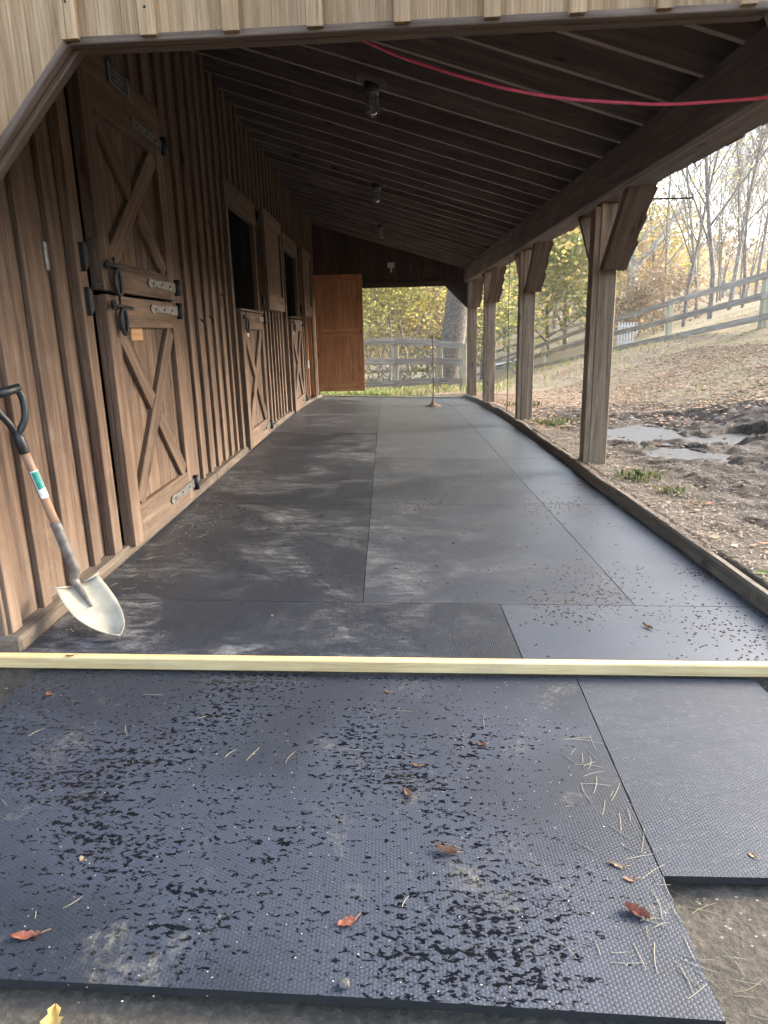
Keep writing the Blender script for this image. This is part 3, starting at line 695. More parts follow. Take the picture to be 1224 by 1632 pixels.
lumber('border', (-1.408, 4.024, 2.476), (-1.408, 4.266, 2.476), .010, .008, PLAQL, pq)
for zz, l0, l1 in ((2.553, .06, .22), (2.530, .05, .24), (2.508, .07, .20)): lumber('worn_relief', (-1.409, 4.0 + l0, zz), (-1.409, 4.0 + l1, zz), .007, .004, PLAQL, pq)
# shovel
sh = empty('shovel', (-1.10, 2.47, .04)); tag(sh, 'round point shovel with black D grip leaning on the barn wall', 'shovel')
Tt, Ts, Te, Nk = Vector((-1.428, 2.575, 1.0)), Vector((-1.405, 2.59, .80)), Vector((-1.335, 2.63, .452)), Vector((-1.302, 2.652, .27))
ax = (Ts - Te).normalized(); sd_ = Vector((.62, .78, 0)); sd_ = (sd_ - ax * sd_.dot(ax)).normalized()
tube('grip_bar', [Tt - sd_ * .058, Tt + sd_ * .058], .017, BLACKP, sh, 12)
for s in (-1, 1): tube('grip_arm', cr([Tt + sd_ * .050 * s, Tt + sd_ * .052 * s - ax * .05, Tt + sd_ * .030 * s - ax * .115, Ts + ax * .04 + sd_ * .004 * s], 5), .0135, BLACKP, sh, 10)
tube('grip_socket', [Ts + ax * .055, Ts + ax * .02, Ts - ax * .03, Ts - ax * .035], [.018, .022, .021, .020], BLACKP, sh, 14)
def straight(name, a, b_, r0, r1, m, n=14):
    z = (b_ - a); L = z.length; M = z.to_track_quat('Z', 'Y').to_matrix().to_4x4(); M.translation = a
    V, F = tube_vf([(0, 0, L * k / 6) for k in range(7)], [r0 + (r1 - r0) * k / 6 for k in range(7)], n)
    return obj(name, mesh(name, V, F, m, True), sh, M)
straight('shaft', Ts - ax * .03, Te, .0165, .0175, ASH)
def wrap(name, a, b_, r, t0, t1, m):
    z = (b_ - a).normalized(); x = Vector((.8, -.6, 0)); x = (x - z * x.dot(z)).normalized(); y = z.cross(x); V = []; F = []
    for q in (a, b_):
        for k in range(9):
            t = t0 + (t1 - t0) * k / 8; V.append(q + (x * math.cos(t) + y * math.sin(t)) * r)
    for k in range(8): F.append((k, k + 1, k + 10, k + 9))
    return solid(name, V, F, m, sh, True)
sa, sb = Ts + (Te - Ts) * .30, Ts + (Te - Ts) * .62
wrap('label_sticker', sa, sb, .0182, -1.3, 1.1, STICK); wrap('label_print', sa + (sb - sa) * .04, sa + (sb - sa) * .66, .0186, -.8, .9, STICKG)
BA = Vector((-1.306, 2.657, .200)); BT = Vector((-1.062, 2.440, .050)); a_ = (BT - BA); L = a_.length; a_.normalize(); w_ = Vector((.13, .16, .02)); w_ = (w_ - a_ * w_.dot(a_)).normalized(); n_ = a_.cross(w_); n_ = n_ if n_.z > 0 else -n_
tube('socket', cr([Te - (Te - Ts).normalized() * .03, Te + (Nk - Te) * .5, Nk, BA + Vector((-.005, .0, .02)), BA + a_ * .06 - n_ * .004, BA + a_ * .13 - n_ * .014], 5), [.0205] * 10 + [.021 - .0005 * i for i in range(6)] + [.017 - .0012 * i for i in range(10)], SOCK, sh, 12)
V = []; F = []; NU, NVv = 14, 12
for i in range(NU + 1):
    s = i / NU; wd = .094 * (1.0 if s < .30 else max(0, 1 - ((s - .30) / .70) ** 1.9) ** .72 * .985 + .015)
    wd *= (.94 + .06 * min(1, s / .2))
    for j in range(NVv + 1):
        t = j / NVv * 2 - 1; lift = .030 * t * t - .022 * math.sin(math.pi * min(1, s * .9 + .1)) + .012 * math.exp(-(t / .16) ** 2) * max(0, 1 - s * 1.5)
        V.append(BA + a_ * (L * s) + w_ * (wd * t) + n_ * lift)
for i in range(NU):
    for j in range(NVv): q = i * (NVv + 1) + j; F.append((q, q + 1, q + NVv + 2, q + NVv + 1))
bl = solid('blade', V, F, BLADE, sh, True); md = bl.modifiers.new('thick', 'SOLIDIFY'); md.thickness = .0022; md.offset = 0
for s in (-1, 1): tube('foot_step', [BA + w_ * .03 * s + n_ * .002, BA + w_ * .094 * s + n_ * .024], .004, BLADE, sh, 8)
# standing rod with flared iron foot
rd = empty('standing_rod', (.78, 11.85, floor_z(.78, 11.85))); tag(rd, 'thin rusty rod standing on a flared iron foot near the far end', 'stand')
fz = floor_z(.78, 11.85); tube('rod', [(.78, 11.85, fz + .10), (.785, 11.85, fz + .6), (.78, 11.85, 1.10)], .0105, RUST, rd, 10)
lathe('collar', [(.020, 0), (.020, .02), (.014, .05)], (.78, 11.85, fz + .085), RUST, rd)
lathe('foot', [(.140, 0), (.136, .010), (.085, .022), (.042, .045), (.020, .10)], (.78, 11.85, fz + .004), RUST, rd, 20)
# thin wire hanging by the second post and hook under the eave
tag(tube('hanging_wire', [(1.72, 9.95, 2.12), (1.715, 9.95, 1.2), (1.725, 9.96, .3), (1.72, 9.95, -.02)], .006, IRON, None, 6), 'thin dark wire hanging just behind the second post', 'wire')
tag(tube('eave_hook', [(1.96, 5.6, 2.10), (2.30, 5.6, 2.098), (2.335, 5.6, 2.10), (2.34, 5.6, 2.125)], .006, IRON, None, 6), 'thin iron hook sticking out under the eave at nearest post', 'hook')

# curb timbers beside the posts
cuts = [(2.10, 4.15, 'near'), (4.155, 6.01, 'b'), (6.015, 9.13, 'c'), (9.135, 12.36, 'd'), (12.365, 14.86, 'e')]
clab = ['rough old curb plank at the mat edge nearest the camera', 'rough curb plank ending at the nearest post', 'curb plank between the nearest and second posts', 'curb plank between the second and third posts', 'curb plank between the third post and far corner']
for (a, b_, _), lab in zip(cuts, clab):
    n = 14; V = []; F = []; wv = .012 if a < 6 else .02
    for i in range(n + 1):
        y = a + (b_ - a) * i / n; q = float(vnoise(np.array(y * 2.1), np.array(3.3)) - .5); q2 = float(vnoise(np.array(y * 1.7), np.array(9.3)) - .5)
        zb = floor_z(1.66, y) - .05; zt = floor_z(1.66, y) + .088 + q * wv * 1.6; xi = 1.642 + q2 * wv + (.03 if a >= 6 else 0); xo = xi + .052 + abs(q) * .02
        ring = [(xi, zb), (xi - .001, zt - .012), (xi + .010, zt), (xo - .010, zt - .004 + q2 * .01), (xo, zt - .02), (xo, zb)]
        V += [(x, y, z) for x, z in ring]
        if i:
            for k in range(6): p = (i - 1) * 6 + k; p2 = (i - 1) * 6 + (k + 1) % 6; F.append((p, p2, p2 + 6, p + 6))
    F += [tuple(range(5, -1, -1)), tuple(range(len(V) - 6, len(V)))]
    V, M = recenter(V); R = Matrix.Rotation(-math.pi / 2, 4, 'X'); o = obj('curb_plank', mesh('curb_plank', [R.inverted() @ v for v in V], F, CURB), None, M @ R)
    import bmesh
    bm = bmesh.new(); bm.from_mesh(o.data); bmesh.ops.recalc_face_normals(bm, faces=bm.faces); bm.to_mesh(o.data); bm.free()
    tag(o, lab, 'plank', 'curb planks along the posts')
# threshold boards
def zfl(x, y): return -TILT * x + float(zf(y))
tag(lumber('threshold_board', (-1.66, 2.319, .060 - .018), (1.90, 2.316, -.069 - .018), .046, .040, PINE, None, face=(0, 1, 0), bev=.004), 'new yellow pine board across the floor at the shed entrance', 'board')
tag(lumber('end_board', (WX + .1, 14.78, zfl(-1.4, 14.78) + .0), (1.66, 14.78, zfl(1.66, 14.78)), .07, .04, FPOST, None, face=(0, 1, 0)), 'pale board across the far end of the matting', 'board')

# rubber mats on the shed floor
RUBEDGE = plain('black_rubber_edge', (.010, .010, .011), .8)
def mat(name, x0, x1, y0, y1, m, label, th=.019, rot=0.0, dz=0.0, fn=None, quad=None, group='rubber mats on the shed floor'):
    fn = fn or (lambda x, y: -TILT * x + float(zf(y)))
    nx_, ny_ = 6, 8; cx, cy_ = (x0 + x1) / 2, (y0 + y1) / 2; V = []; F = []; cr_, sr = math.cos(rot), math.sin(rot); cs = []
    
    us = [0, .002 / (x1 - x0)] + [k / nx_ for k in range(1, nx_)] + [1 - .002 / (x1 - x0), 1]; vs_ = [0, .002 / (y1 - y0)] + [k / ny_ for k in range(1, ny_)] + [1 - .002 / (y1 - y0), 1]
    for j, v in enumerate(vs_):
        for i, u in enumerate(us):
            x, y = x0 + (x1 - x0) * u, y0 + (y1 - y0) * v; dx, dy = x - cx, y - cy_; x, y = cx + dx * cr_ - dy * sr, cy_ + dx * sr + dy * cr_
            if quad: x, y = [(quad[0][c] * (1 - u) + quad[1][c] * u) * (1 - v) + (quad[3][c] * (1 - u) + quad[2][c] * u) * v for c in (0, 1)]
            rim = i in (0, len(us) - 1) or j in (0, len(vs_) - 1)
            V.append((x, y, fn(x, y) + dz + .0015 * float(vnoise(np.array(x * 2), np.array(y * 2)))))
    A, B = len(us), len(vs_)
    for j in range(B - 1):
        for i in range(A - 1): q = j * A + i; F.append((q, q + 1, q + A + 1, q + A))
    rimi = [i for i in range(A)] + [j * A + A - 1 for j in range(1, B)] + [(B - 1) * A + i for i in range(A - 2, -1, -1)] + [j * A for j in range(B - 2, 0, -1)]
    base = len(V); V += [(V[i][0], V[i][1], V[i][2] - th) for i in rimi]; n = len(rimi)
    for k in range(n): F.append((rimi[k], base + k, base + (k + 1) % n, rimi[(k + 1) % n]))
    o = solid(name, V, F, m, None, False); o.data.materials.append(RUBEDGE); o.data.polygons.foreach_set('material_index', [0] * (len(F) - n) + [1] * n); return tag(o, label, 'mat', group)
G = .0018; D1 = 2.876; SX = -.133; SR = SX + 1.227; XL, XR = -1.395, 1.640
rows = [D1 + 1.83 * k for k in range(7)]; rows[-1] = 13.86
mat('rubber_mat', XL, .485 - G, 2.342, D1 - G, MAT_IN, 'wide black rubber strip mat behind the pine board, under the shovel')
mat('rubber_mat', .485 + G, XR, 2.342, D1 - G, MAT_IN2, 'right-hand rubber strip mat behind the pine board, beside the curb')
rl = [D1, 4.66, 6.48, 8.15, 9.9, 11.7, 13.4, 14.755]; rm = [D1, 4.70, 6.53, 8.36, 10.19, 12.0, 13.5, 14.755]; rt = [D1, 4.755, 6.60, 8.70, 10.5, 12.3, 14.755]
on = ['nearest', 'second', 'third', 'fourth', 'fifth', 'sixth', 'farthest']
def zc(k): return 0.0
for k in range(7): mat('rubber_mat', XL, SX - G, rl[k] + G, rl[k + 1] - G, MAT_IN if k < 3 else MAT_MID, on[k] + ' full rubber mat of the left row, along the barn wall', dz=zc(k))
for k in range(7): mat('rubber_mat', SX + G, SR - G, rm[k] + G, rm[k + 1] - G, MAT_MID if k < 2 else MAT_IN2, on[k] + ' full rubber mat of the middle row of the shed floor', dz=zc(k + 1))
for k in range(6): mat('rubber_mat', SR + G, XR, rt[k] + G, rt[k + 1] - G, MAT_IN2, (on[k] if k < 5 else 'farthest') + ' narrow rubber mat of the right row, along the curb', dz=zc(k))
# mats outside the threshold
QUAD = [(-1.34, 1.095), (.612, 1.004), (.672, 2.292), (-1.328, 2.297)]
fnA = lambda x, y: -TILT * x - .050 - .012 * max(0, (2.3 - y)) + .004 * math.sin(x * 3 + y * 2)
mat('rubber_mat', -1.328, .672, 0.985, 2.292, MAT_WET, 'large wet textured rubber mat in front of the pine board', .020, 0, 0, fnA, QUAD, 'rubber mats outside the entrance')
mat('rubber_mat', .42, 1.335, 1.362, 2.297, MAT_NEW, 'smaller dark rubber mat tucked under the right edge of the wet mat', .020, 0, -.004, fnA, [(.634, 1.362), (1.335, 1.352), (1.335, 2.297), (.678, 2.297)], 'rubber mats outside the entrance')

# ================================================================== small litter on the mats
def leaf_mesh(name, L, W_, curl, seed, m, tint, lobes=0):
    rnd = random.Random(seed); V = []; F = []; n = 9
    for i in range(n):
        s = i / (n - 1); wd = W_ * math.sin(math.pi * min(1, s * .95 + .03)) ** .8 * (1 - .25 * s) * rnd.uniform(.82, 1.15)
        if lobes and i % 2: wd *= 1.35
        if lobes and not i % 2: wd *= .7
        for t in (-1, -.5, 0, .5, 1):
            z = curl * (t * t * W_ * 1.2 + (s - .4) ** 2 * L * .6) + rnd.uniform(-.22, .22) * W_ * (.3 + abs(t)) + .0012
            V.append((wd * t, (s - .5) * L, z))
    for i in range(n - 1):
        for j in range(4): q = i * 5 + j; F.append((q, q + 1, q + 6, q + 5))
    me = mesh(name, V, F, m, True); at = me.attributes.new('tint', 'FLOAT', 'POINT'); at.data.foreach_set('value', [max(0, min(1, tint + rnd.uniform(-.14, .14))) for _ in V]); return me
def stem(parent, M, L):
    V, F = tube_vf([M @ Vector((0, -L * .48, .003)), M @ Vector((.004, -L * .7, .006)), M @ Vector((.012, -L * .95, .004))], [.0012, .001, .0008], 5)
    return solid('stem', V, F, L_STEM, parent)
L_STEM = plain('leaf_stem', (.30, .18, .09), .8)
L_DRYA = leafmat('dry_leaf_brown', [(.13, .065, .036), (.22, .125, .07), (.21, .065, .04), (.36, .27, .17)], trans=.1)
def leafthing(x, y, z, L, W_, rot, curl, tint, label, m=None, lobes=0, tilt=0.0):
    L, W_, curl = L * .72, W_ * .62, curl * .45
    me = leaf_mesh('fallen_leaf', L, W_, curl, int(x * 1000) & 255, m or L_DRYA, tint, lobes)
    M = Matrix.Translation((x, y, z)) @ Matrix.Rotation(tilt, 4, 'X') @ Matrix.Rotation(rot, 4, 'Z')
    e = empty('fallen_leaf', (x, y, z)); obj('leaf_blade', me, e, M); stem(e, M, L * .8); tag(e, label, 'leaf', 'single leaves on the mats'); return e
zA = lambda x, y: fnA(x, y) + .0015
LV = [(.031, 1.634, .055, .016, .4, 1.0, .25, 'brown curled leaf near the middle of the wet mat'), (.12, 1.419, .070, .020, 1.2, 1.6, .33, 'larger curled brown leaf right of centre on the wet mat'),
      (-.113, 1.206, .062, .026, 1.9, .3, .66, 'flat reddish oval leaf near the front edge of the wet mat'), (.529, 1.245, .075, .026, .9, 1.1, .6, 'crumpled red brown leaf among straw on the right of the wet mat'),
      (-.789, 1.163, .085, .020, 1.7, .9, .68, 'long red leaf at the left edge of the wet mat'), (.059, 1.763, .040, .010, .9, .8, .30, 'small tan leaf scrap above the middle of the wet mat'),
      (.268, 1.872, .040, .014, 1.3, .7, .15, 'small brown leaf on the upper right of the wet mat'), (.529, 1.387, .055, .011, 1.0, .5, .95, 'pale narrow leaf near the right edge of the wet mat'),
      (.545, 1.343, .045, .012, 1.2, .5, .85, 'tan leaf scrap below the pale narrow leaf at the mat edge'), (-.026, 2.183, .03, .010, .5, .5, .3, 'tiny brown leaf just below the pine board'),
      (-.764, 1.38, .03, .010, .5, .4, .98, 'pale scrap of leaf on the left part of the wet mat'), (-1.20, 2.13, .05, .018, .7, .3, .62, 'dark red leaf at the far left corner of the wet mat'),
      (.88, 1.428, .028, .013, .3, .4, .9, 'pale leaf fragment on the smaller right mat')]
for (x, y, L, W_, rot, curl, tint, lab) in LV: leafthing(x, y, (zA(x, y) if x < .66 else fnA(x, y) - .003), L, W_, rot, curl, tint, lab, lobes=1 if 'crumpled' in lab else 0)
leafthing(1.061, 2.638, floor_z(1.06, 2.64) + .002, .075, .015, .5, 1.2, .1, 'dark brown curled leaf on the right strip mat behind the board')
leafthing(-1.20, 2.306, .050, .05, .012, 1.5, .6, .1, 'brown leaf lying on the left end of the pine board')
leafthing(-.655, .985, -.060, .11, .036, .2, .6, .97, 'yellow lobed leaf on the dirt below the mat corner', L_YEL, 1)
leafthing(-.60, .97, -.062, .06, .018, -.5, .5, .5, 'small green leaf beside the yellow lobed leaf', L_GRN)
leafthing(1.735, 3.02, ghz(1.8, 3.02) + .03, .085, .030, 1.2, .5, .3, 'single green leaf lying outside the curb on the right', L_GRN)
def stone(x, y, z, r, lab, seed, grp=None):
    rnd = random.Random(seed); V, F = tube_vf([(0, 0, -r * .6), (0, 0, -r * .3), (0, 0, r * .2), (0, 0, r * .55)], [r * .5, r, r * .9, r * .4], 8)
    V = [Vector((v.x * rnd.uniform(.75, 1.2), v.y * rnd.uniform(.75, 1.2), v.z * rnd.uniform(.8, 1.2))) for v in V]
    o = obj('pebble', mesh('pebble', V, F, STONE), None, Matrix.Translation((x, y, z + r * .5)) @ Matrix.Rotation(rnd.random() * 6, 4, 'Z')); tag(o, lab, 'stone', grp)
stone(-.111, 1.06, zA(-.11, 1.06), .011, 'grey pebble near the front edge of the wet mat', 1)
# straw: single stalks that show, and fine crumbs as one mass
def straw_vf(x, y, z, L, rot, bend, r=.00065):
    c, s = math.cos(rot), math.sin(rot); pts = []
    for i in range(4):
        t = i / 3 - .5; pts.append((x + c * L * t - s * bend * (1 - 4 * t * t) * L, y + s * L * t + c * bend * (1 - 4 * t * t) * L, z + .0018 + .004 * (1 - 4 * t * t) * abs(bend)))
    return tube_vf(pts, [r * .8, r, r, r * .6], 4)
def straw(x, y, L, rot, bend, lab, grp, zfun):
    V, F = straw_vf(x, y, zfun(x, y), L, rot, bend); V, M = recenter(V); me = mesh('straw_stalk', V, F, L_STRAW)
    at = me.attributes.new('tint', 'FLOAT', 'POINT'); at.data.foreach_set('value', [random.random() * .8] * len(V)); tag(obj('straw_stalk', me, None, M), lab, 'straw', grp)
rs = random.Random(11)
for i in range(46):
    t = rs.random(); y = 1.06 + t * .85; x = .66 - .02 * (2.3 - y) - abs(rs.gauss(0, .075)) - .012
    straw(x, y, rs.uniform(.03, .09), rs.uniform(-2.2, .6), rs.uniform(-.08, .08), 'pale straw stalk scattered along the right edge of the wet mat', 'straw along the mat edge', zA)
for i in range(22):
    straw(rs.uniform(-1.2, .5), rs.uniform(1.05, 2.25), rs.uniform(.02, .075), rs.uniform(0, 3.1), rs.uniform(-.14, .14), 'pale straw stalk lying loose on the wet mat', 'loose straw on the wet mat', zA)
for i in range(34):
    y = 2.9 + abs(rs.gauss(0, 1.1)); straw(-1.36 + abs(rs.gauss(0, .12)), y, rs.uniform(.03, .08), rs.uniform(0, 3.1), rs.uniform(-.2, .2), 'bit of straw on the matting along the barn wall', 'straw along the barn wall', lambda x, y: floor_z(x, y) + .001)
for i in range(16):
    straw(.66 + abs(rs.gauss(0, .10)) + .02, rs.uniform(.95, 1.32), rs.uniform(.04, .11), rs.uniform(-1.2, .4), rs.uniform(-.15, .15), 'pale straw stalk on the bare dirt beside the wet mat', 'straw on the dirt', lambda x, y: ghz(x, y) + .002)
def scatter_bits(name, n, fx, size, m, label, cat, zfun, flat=.6):
    V = []; F = []; T = []
    for i in range(n):
        x, y = fx(); s = rs.uniform(*size); z = zfun(x, y); a = rs.random() * 6.28
        b0 = len(V)
        for k in range(4):
            t = a + k * 1.57 + rs.uniform(-.3, .3); V.append((x + s * math.cos(t), y + s * math.sin(t) * rs.uniform(.4, 1), z))
        V.append((x, y, z + s * flat)); F += [(b0 + k, b0 + (k + 1) % 4, b0 + 4) for k in range(4)]; T += [rs.random()] * 5
    o = obj(name, big(name, np.array(V), np.array(F), m, False, {'tint': ('POINT', np.array(T))})); tag(o, label, cat, None, 'stuff')
L_CRUMB = leafmat('soil_crumb', [(.012, .011, .010), (.05, .04, .03), (.02, .018, .016), (.16, .13, .09)], trans=.0)
CH = [(1.25, 2.6, .14), (.95, 2.95, .10), (1.05, 3.25, .12), (1.45, 2.75, .16), (1.56, 2.5, .12), (.75, 2.85, .1), (.2, 4.68, .12), (1.0, 4.6, .12), (1.25, 4.75, .1), (1.60, 3.3, .06), (1.62, 5.4, .08)]
def fcl():
    if rs.random() < .75: c = rs.choice(CH); return max(-1.3, min(1.63, rs.gauss(c[0], c[2]))), max(2.36, rs.gauss(c[1], c[2] * 1.2))
    return rs.uniform(-1.3, 1.62), rs.uniform(2.36, 7)
scatter_bits('soil_crumbs', 2200, fcl, (.0025, .010), L_CRUMB, 'dark crumbs of soil scattered over the shed matting', 'soil', lambda x, y: floor_z(x, y) + .0005)
L_CHAFF = leafmat('chaff', [(.45, .42, .34), (.60, .57, .48), (.36, .33, .25)], trans=.0)
scatter_bits('chaff_specks', 500, lambda: (rs.uniform(-1.3, .64), rs.uniform(1.02, 2.28)), (.001, .0026), L_CHAFF, 'pale specks of chaff sprinkled on the wet mat', 'chaff', zA, .3)
scatter_bits('wall_chaff', 500, lambda: (-1.37 + abs(rs.gauss(0, .16)), 2.5 + abs(rs.gauss(0, 2.2))), (.002, .006), L_CHAFF, 'pale chaff along the foot of the barn wall', 'chaff', lambda x, y: floor_z(x, y) + .0005, .3)
def dirt_front():
    while True:
        x, y = rs.uniform(-1.6, 1.7), rs.uniform(.75, 2.28)
        if (x > .70 and y < 1.34) or y < .97 or x < -1.35 or x > 1.36: return x, y
scatter_bits('gravel_grit', 4200, dirt_front, (.0015, .007), leafmat('grit', [(.10, .085, .065), (.20, .17, .13), (.34, .29, .22), (.07, .06, .05)], trans=0), 'loose grit and wood chips on the dirt around the mats', 'gravel', lambda x, y: ghz(x, y) - .001)

# ================================================================== leaf litter, grass, weeds (masses)
def card_mass(name, P, size, m, label, cat, tint=None, flatness=1.0, aspect=.6, parent=None, kind='stuff', curl=.25):
    n = len(P); a = rng.random(n) * 6.283; tl = (rng.random(n) - .5) * 2 * (1 - flatness) * 1.5 + (rng.random(n) - .5) * .5
    ux = np.stack([np.cos(a), np.sin(a), np.zeros(n)], -1); v0 = np.stack([-np.sin(a), np.cos(a), np.zeros(n)], -1); up = np.array([0, 0, 1.])
    vy = v0 * np.cos(tl)[:, None] + up * np.sin(tl)[:, None]; nn = np.cross(ux, vy)
    s = np.asarray(size)[:, None]; h = nn * s * curl
    Vv = np.stack([P - ux * s + h * rng.random((n, 1)), P - vy * s * aspect, P + ux * s + h * rng.random((n, 1)), P + vy * s * aspect], 1).reshape(-1, 3)
    F_ = np.arange(4 * n).reshape(n, 4); t = tint if tint is not None else rng.random(n)
    o = obj(name, big(name, Vv, F_, m, False, {'tint': ('POINT', np.repeat(t, 4))}), parent)
    if parent is None: tag(o, label, cat, None, kind)
    return o
def region(n, x0, x1, y0, y1, dens):
    x = rng.uniform(x0, x1, n); y = rng.uniform(y0, y1, n); k = rng.random(n) < dens(x, y); x, y = x[k], y[k]; return np.stack([x, y, gh(x, y)], -1)
outs = lambda x, y: ((x > 1.80) | (y > 15.1)) * 1.0
d_hill = lambda x, y: outs(x, y) * (1 - .85 * mudmask(x, y)) * np.where(y < 8.0, np.where(x < 2.6, .4, .28), 1.0) * (.35 + .65 * smooth01((fbm(x * .8, y * .8, 3) - .33) * 5))
P = np.concatenate([region(36000, 1.8, 7, 8.0, 16, d_hill), region(34000, 4.4, 12, 5.0, 22, d_hill), region(9000, -3, 8, 15.2, 28, d_hill), region(3200, 1.8, 7, 2.2, 9, d_hill)]); P[:, 2] += .014
card_mass('leaf_litter', P, rng.uniform(.015, .037, len(P)), L_LITTER, 'dry brown fallen leaves carpeting the hillside paddock', 'leaves', flatness=.8)
P = region(34000, 1.72, 3.4, 2.2, 9, lambda x, y: np.clip(1.3 - (x - 1.72) * .8, .12, 1) * (1 - .6 * mudmask(x, y))); P[:, 2] += .006
ct = np.stack([rng.uniform(1.655, 1.70, 2600), rng.uniform(2.2, 9.0, 2600), np.zeros(2600)], -1); ct[:, 2] = -TILT * 1.66 + zf(ct[:, 1]) + .090; P = np.concatenate([P, ct[rng.random(2600) < smooth01((fbm(ct[:, 1] * 2, ct[:, 1] * .3, 3) - .3) * 5)]])
card_mass('wood_chip_debris', P, rng.uniform(.006, .022, len(P)), leafmat('debris', [(.10, .078, .055), (.19, .15, .105), (.30, .24, .175), (.15, .11, .08)], trans=.0), 'dry chips and shredded straw banked along the curb', 'debris', flatness=.7, aspect=.22)
def grass(name, P, hmin, hmax, label, cat, wdt=.004, m=None):
    n = len(P); h = rng.uniform(hmin, hmax, n)[:, None]; a = rng.random(n) * 6.283; dx = np.stack([np.cos(a), np.sin(a), np.zeros(n)], -1); lean = rng.normal(0, .35, (n, 3)); lean[:, 2] = 1; ww = wdt * (1 + h * 4)
    Vv = np.stack([P - dx * ww, P + dx * ww, P + dx * ww * .6 + lean * h * .6 + dx * h * .08, P + lean * h * np.array([1.3, 1.3, 1.0])], 1).reshape(-1, 3)
    tag(obj(name, big(name, Vv, np.arange(4 * n).reshape(n, 4), m or L_GRASS, False, {'tint': ('POINT', np.repeat(np.clip(rng.random(n) * .7 + .3 * rng.random(), 0, 1), 4))})), label, cat, None, 'stuff')
gd = lambda x, y: outs(x, y) * (1 - mudmask(x, y)) * smooth01((x - 3.2 + (y - 8) * .25) / 2.5) * smooth01((fbm(x * .6 + 9, y * .6, 3) - .36) * 6)
P = np.concatenate([region(8000, 3, 9, 7.5, 16, gd), region(12000, 5, 14, 12, 28, gd)]); grass('hill_grass', P, .02, .055, 'short thin grass between leaves on the hillside', 'grass', .004)
P = region(26000, -6, 8, 15.3, 34, lambda x, y: smooth01((fbm(x * .5, y * .5, 3) - .30) * 5) * (1 - .9 * smooth01((x - 2.2) / 1.5))); grass('far_grass', P, .05, .22, 'green weeds and grass beyond the far end of the shed', 'grass', .008, L_GRASS)
P = region(7000, -2.2, .1, 15.3, 17.0, lambda x, y: np.ones_like(x)); P[:, 2] += .0; grass('weed_patch', P, .04, .15, 'lush green weeds just past the far mat edge', 'weeds', .012, L_GRN)
L_TUFT = leafmat('tuft_blade', [(.05, .08, .025), (.10, .13, .04), (.20, .19, .09), (.28, .24, .14)], trans=.25)
def tuft(x, y, n, r, h, lab):
    P_ = np.stack([rng.normal(x, r, n), rng.normal(y, r, n)], -1); P_ = P_[P_[:, 0] > 1.74]; Z_ = gh(P_[:, 0], P_[:, 1]); n = len(P_); P3 = np.concatenate([P_, Z_[:, None]], 1); hh = rng.uniform(h * .5, h, n)[:, None]; a = rng.random(n) * 6.283
    dx = np.stack([np.cos(a), np.sin(a), np.zeros(n)], -1); le = rng.normal(0, .5, (n, 3)); le[:, 2] = 1
    Vv = np.stack([P3 - dx * .006, P3 + le * hh * .5 - dx * .012, P3 + le * hh, P3 + le * hh * .5 + dx * .012], 1).reshape(-1, 3) - np.array([x, y, 0])
    tag(obj('grass_tuft', big('grass_tuft', Vv, np.arange(4 * n).reshape(n, 4), L_TUFT, False, {'tint': ('POINT', np.repeat(rng.random(n), 4))}), None, Matrix.Translation((x, y, 0))), lab, 'grass', 'grass tufts by the curb', 'stuff')
tuft(1.98, 5.35, 130, .085, .07, 'small green tuft outside the curb just before the nearest post'); tuft(2.06, 4.85, 60, .05, .05, 'little grass sprig outside the near curb plank'); tuft(2.10, 8.6, 150, .12, .10, 'green weed clump outside the curb between first and second posts'); tuft(2.2, 11.2, 150, .16, .10, 'green weed clump outside the curb between second and third posts')
def clods(n):
    x = rng.uniform(1.9, 6, n * 4); y = rng.uniform(3.5, 10.5, n * 4); k = rng.random(n * 4) < (.06 + mudmask(x, y)) ; x, y = x[k][:n], y[k][:n]; z = gh(x, y); n = len(x)
    base = np.array([[1, 0, 0], [.3, .9, 0], [-.8, .6, 0], [-.8, -.6, 0], [.3, -.9, 0], [0, 0, .8], [.5, .2, .55]]); Fb = np.array([[0, 1, 6], [1, 5, 6], [1, 2, 5], [2, 3, 5], [3, 4, 5], [4, 6, 5], [4, 0, 6]])
    sz = (rng.random(n) ** 4 * .026 + .005)[:, None, None]; a = rng.random(n) * 6.28; c, s_ = np.cos(a)[:, None], np.sin(a)[:, None]; q = base[None] * rng.uniform(.6, 1.3, (n, 7, 3))
    V = np.stack([q[..., 0] * c - q[..., 1] * s_, q[..., 0] * s_ + q[..., 1] * c, q[..., 2] - .15], -1) * sz + np.stack([x, y, z], -1)[:, None]
    F_ = (Fb[None] + np.arange(n)[:, None, None] * 7).reshape(-1, 3)
    tag(obj('mud_clods', big('mud_clods', V.reshape(-1, 3), F_, leafmat('mud_clod', [(.025, .019, .013), (.06, .046, .033), (.12, .094, .07), (.04, .031, .023)], .75, 0.0), False, {'tint': ('POINT', np.repeat(rng.random(n), 7))})), 'broken clods of churned wet mud in the paddock', 'mud', None, 'stuff')
clods(3200)
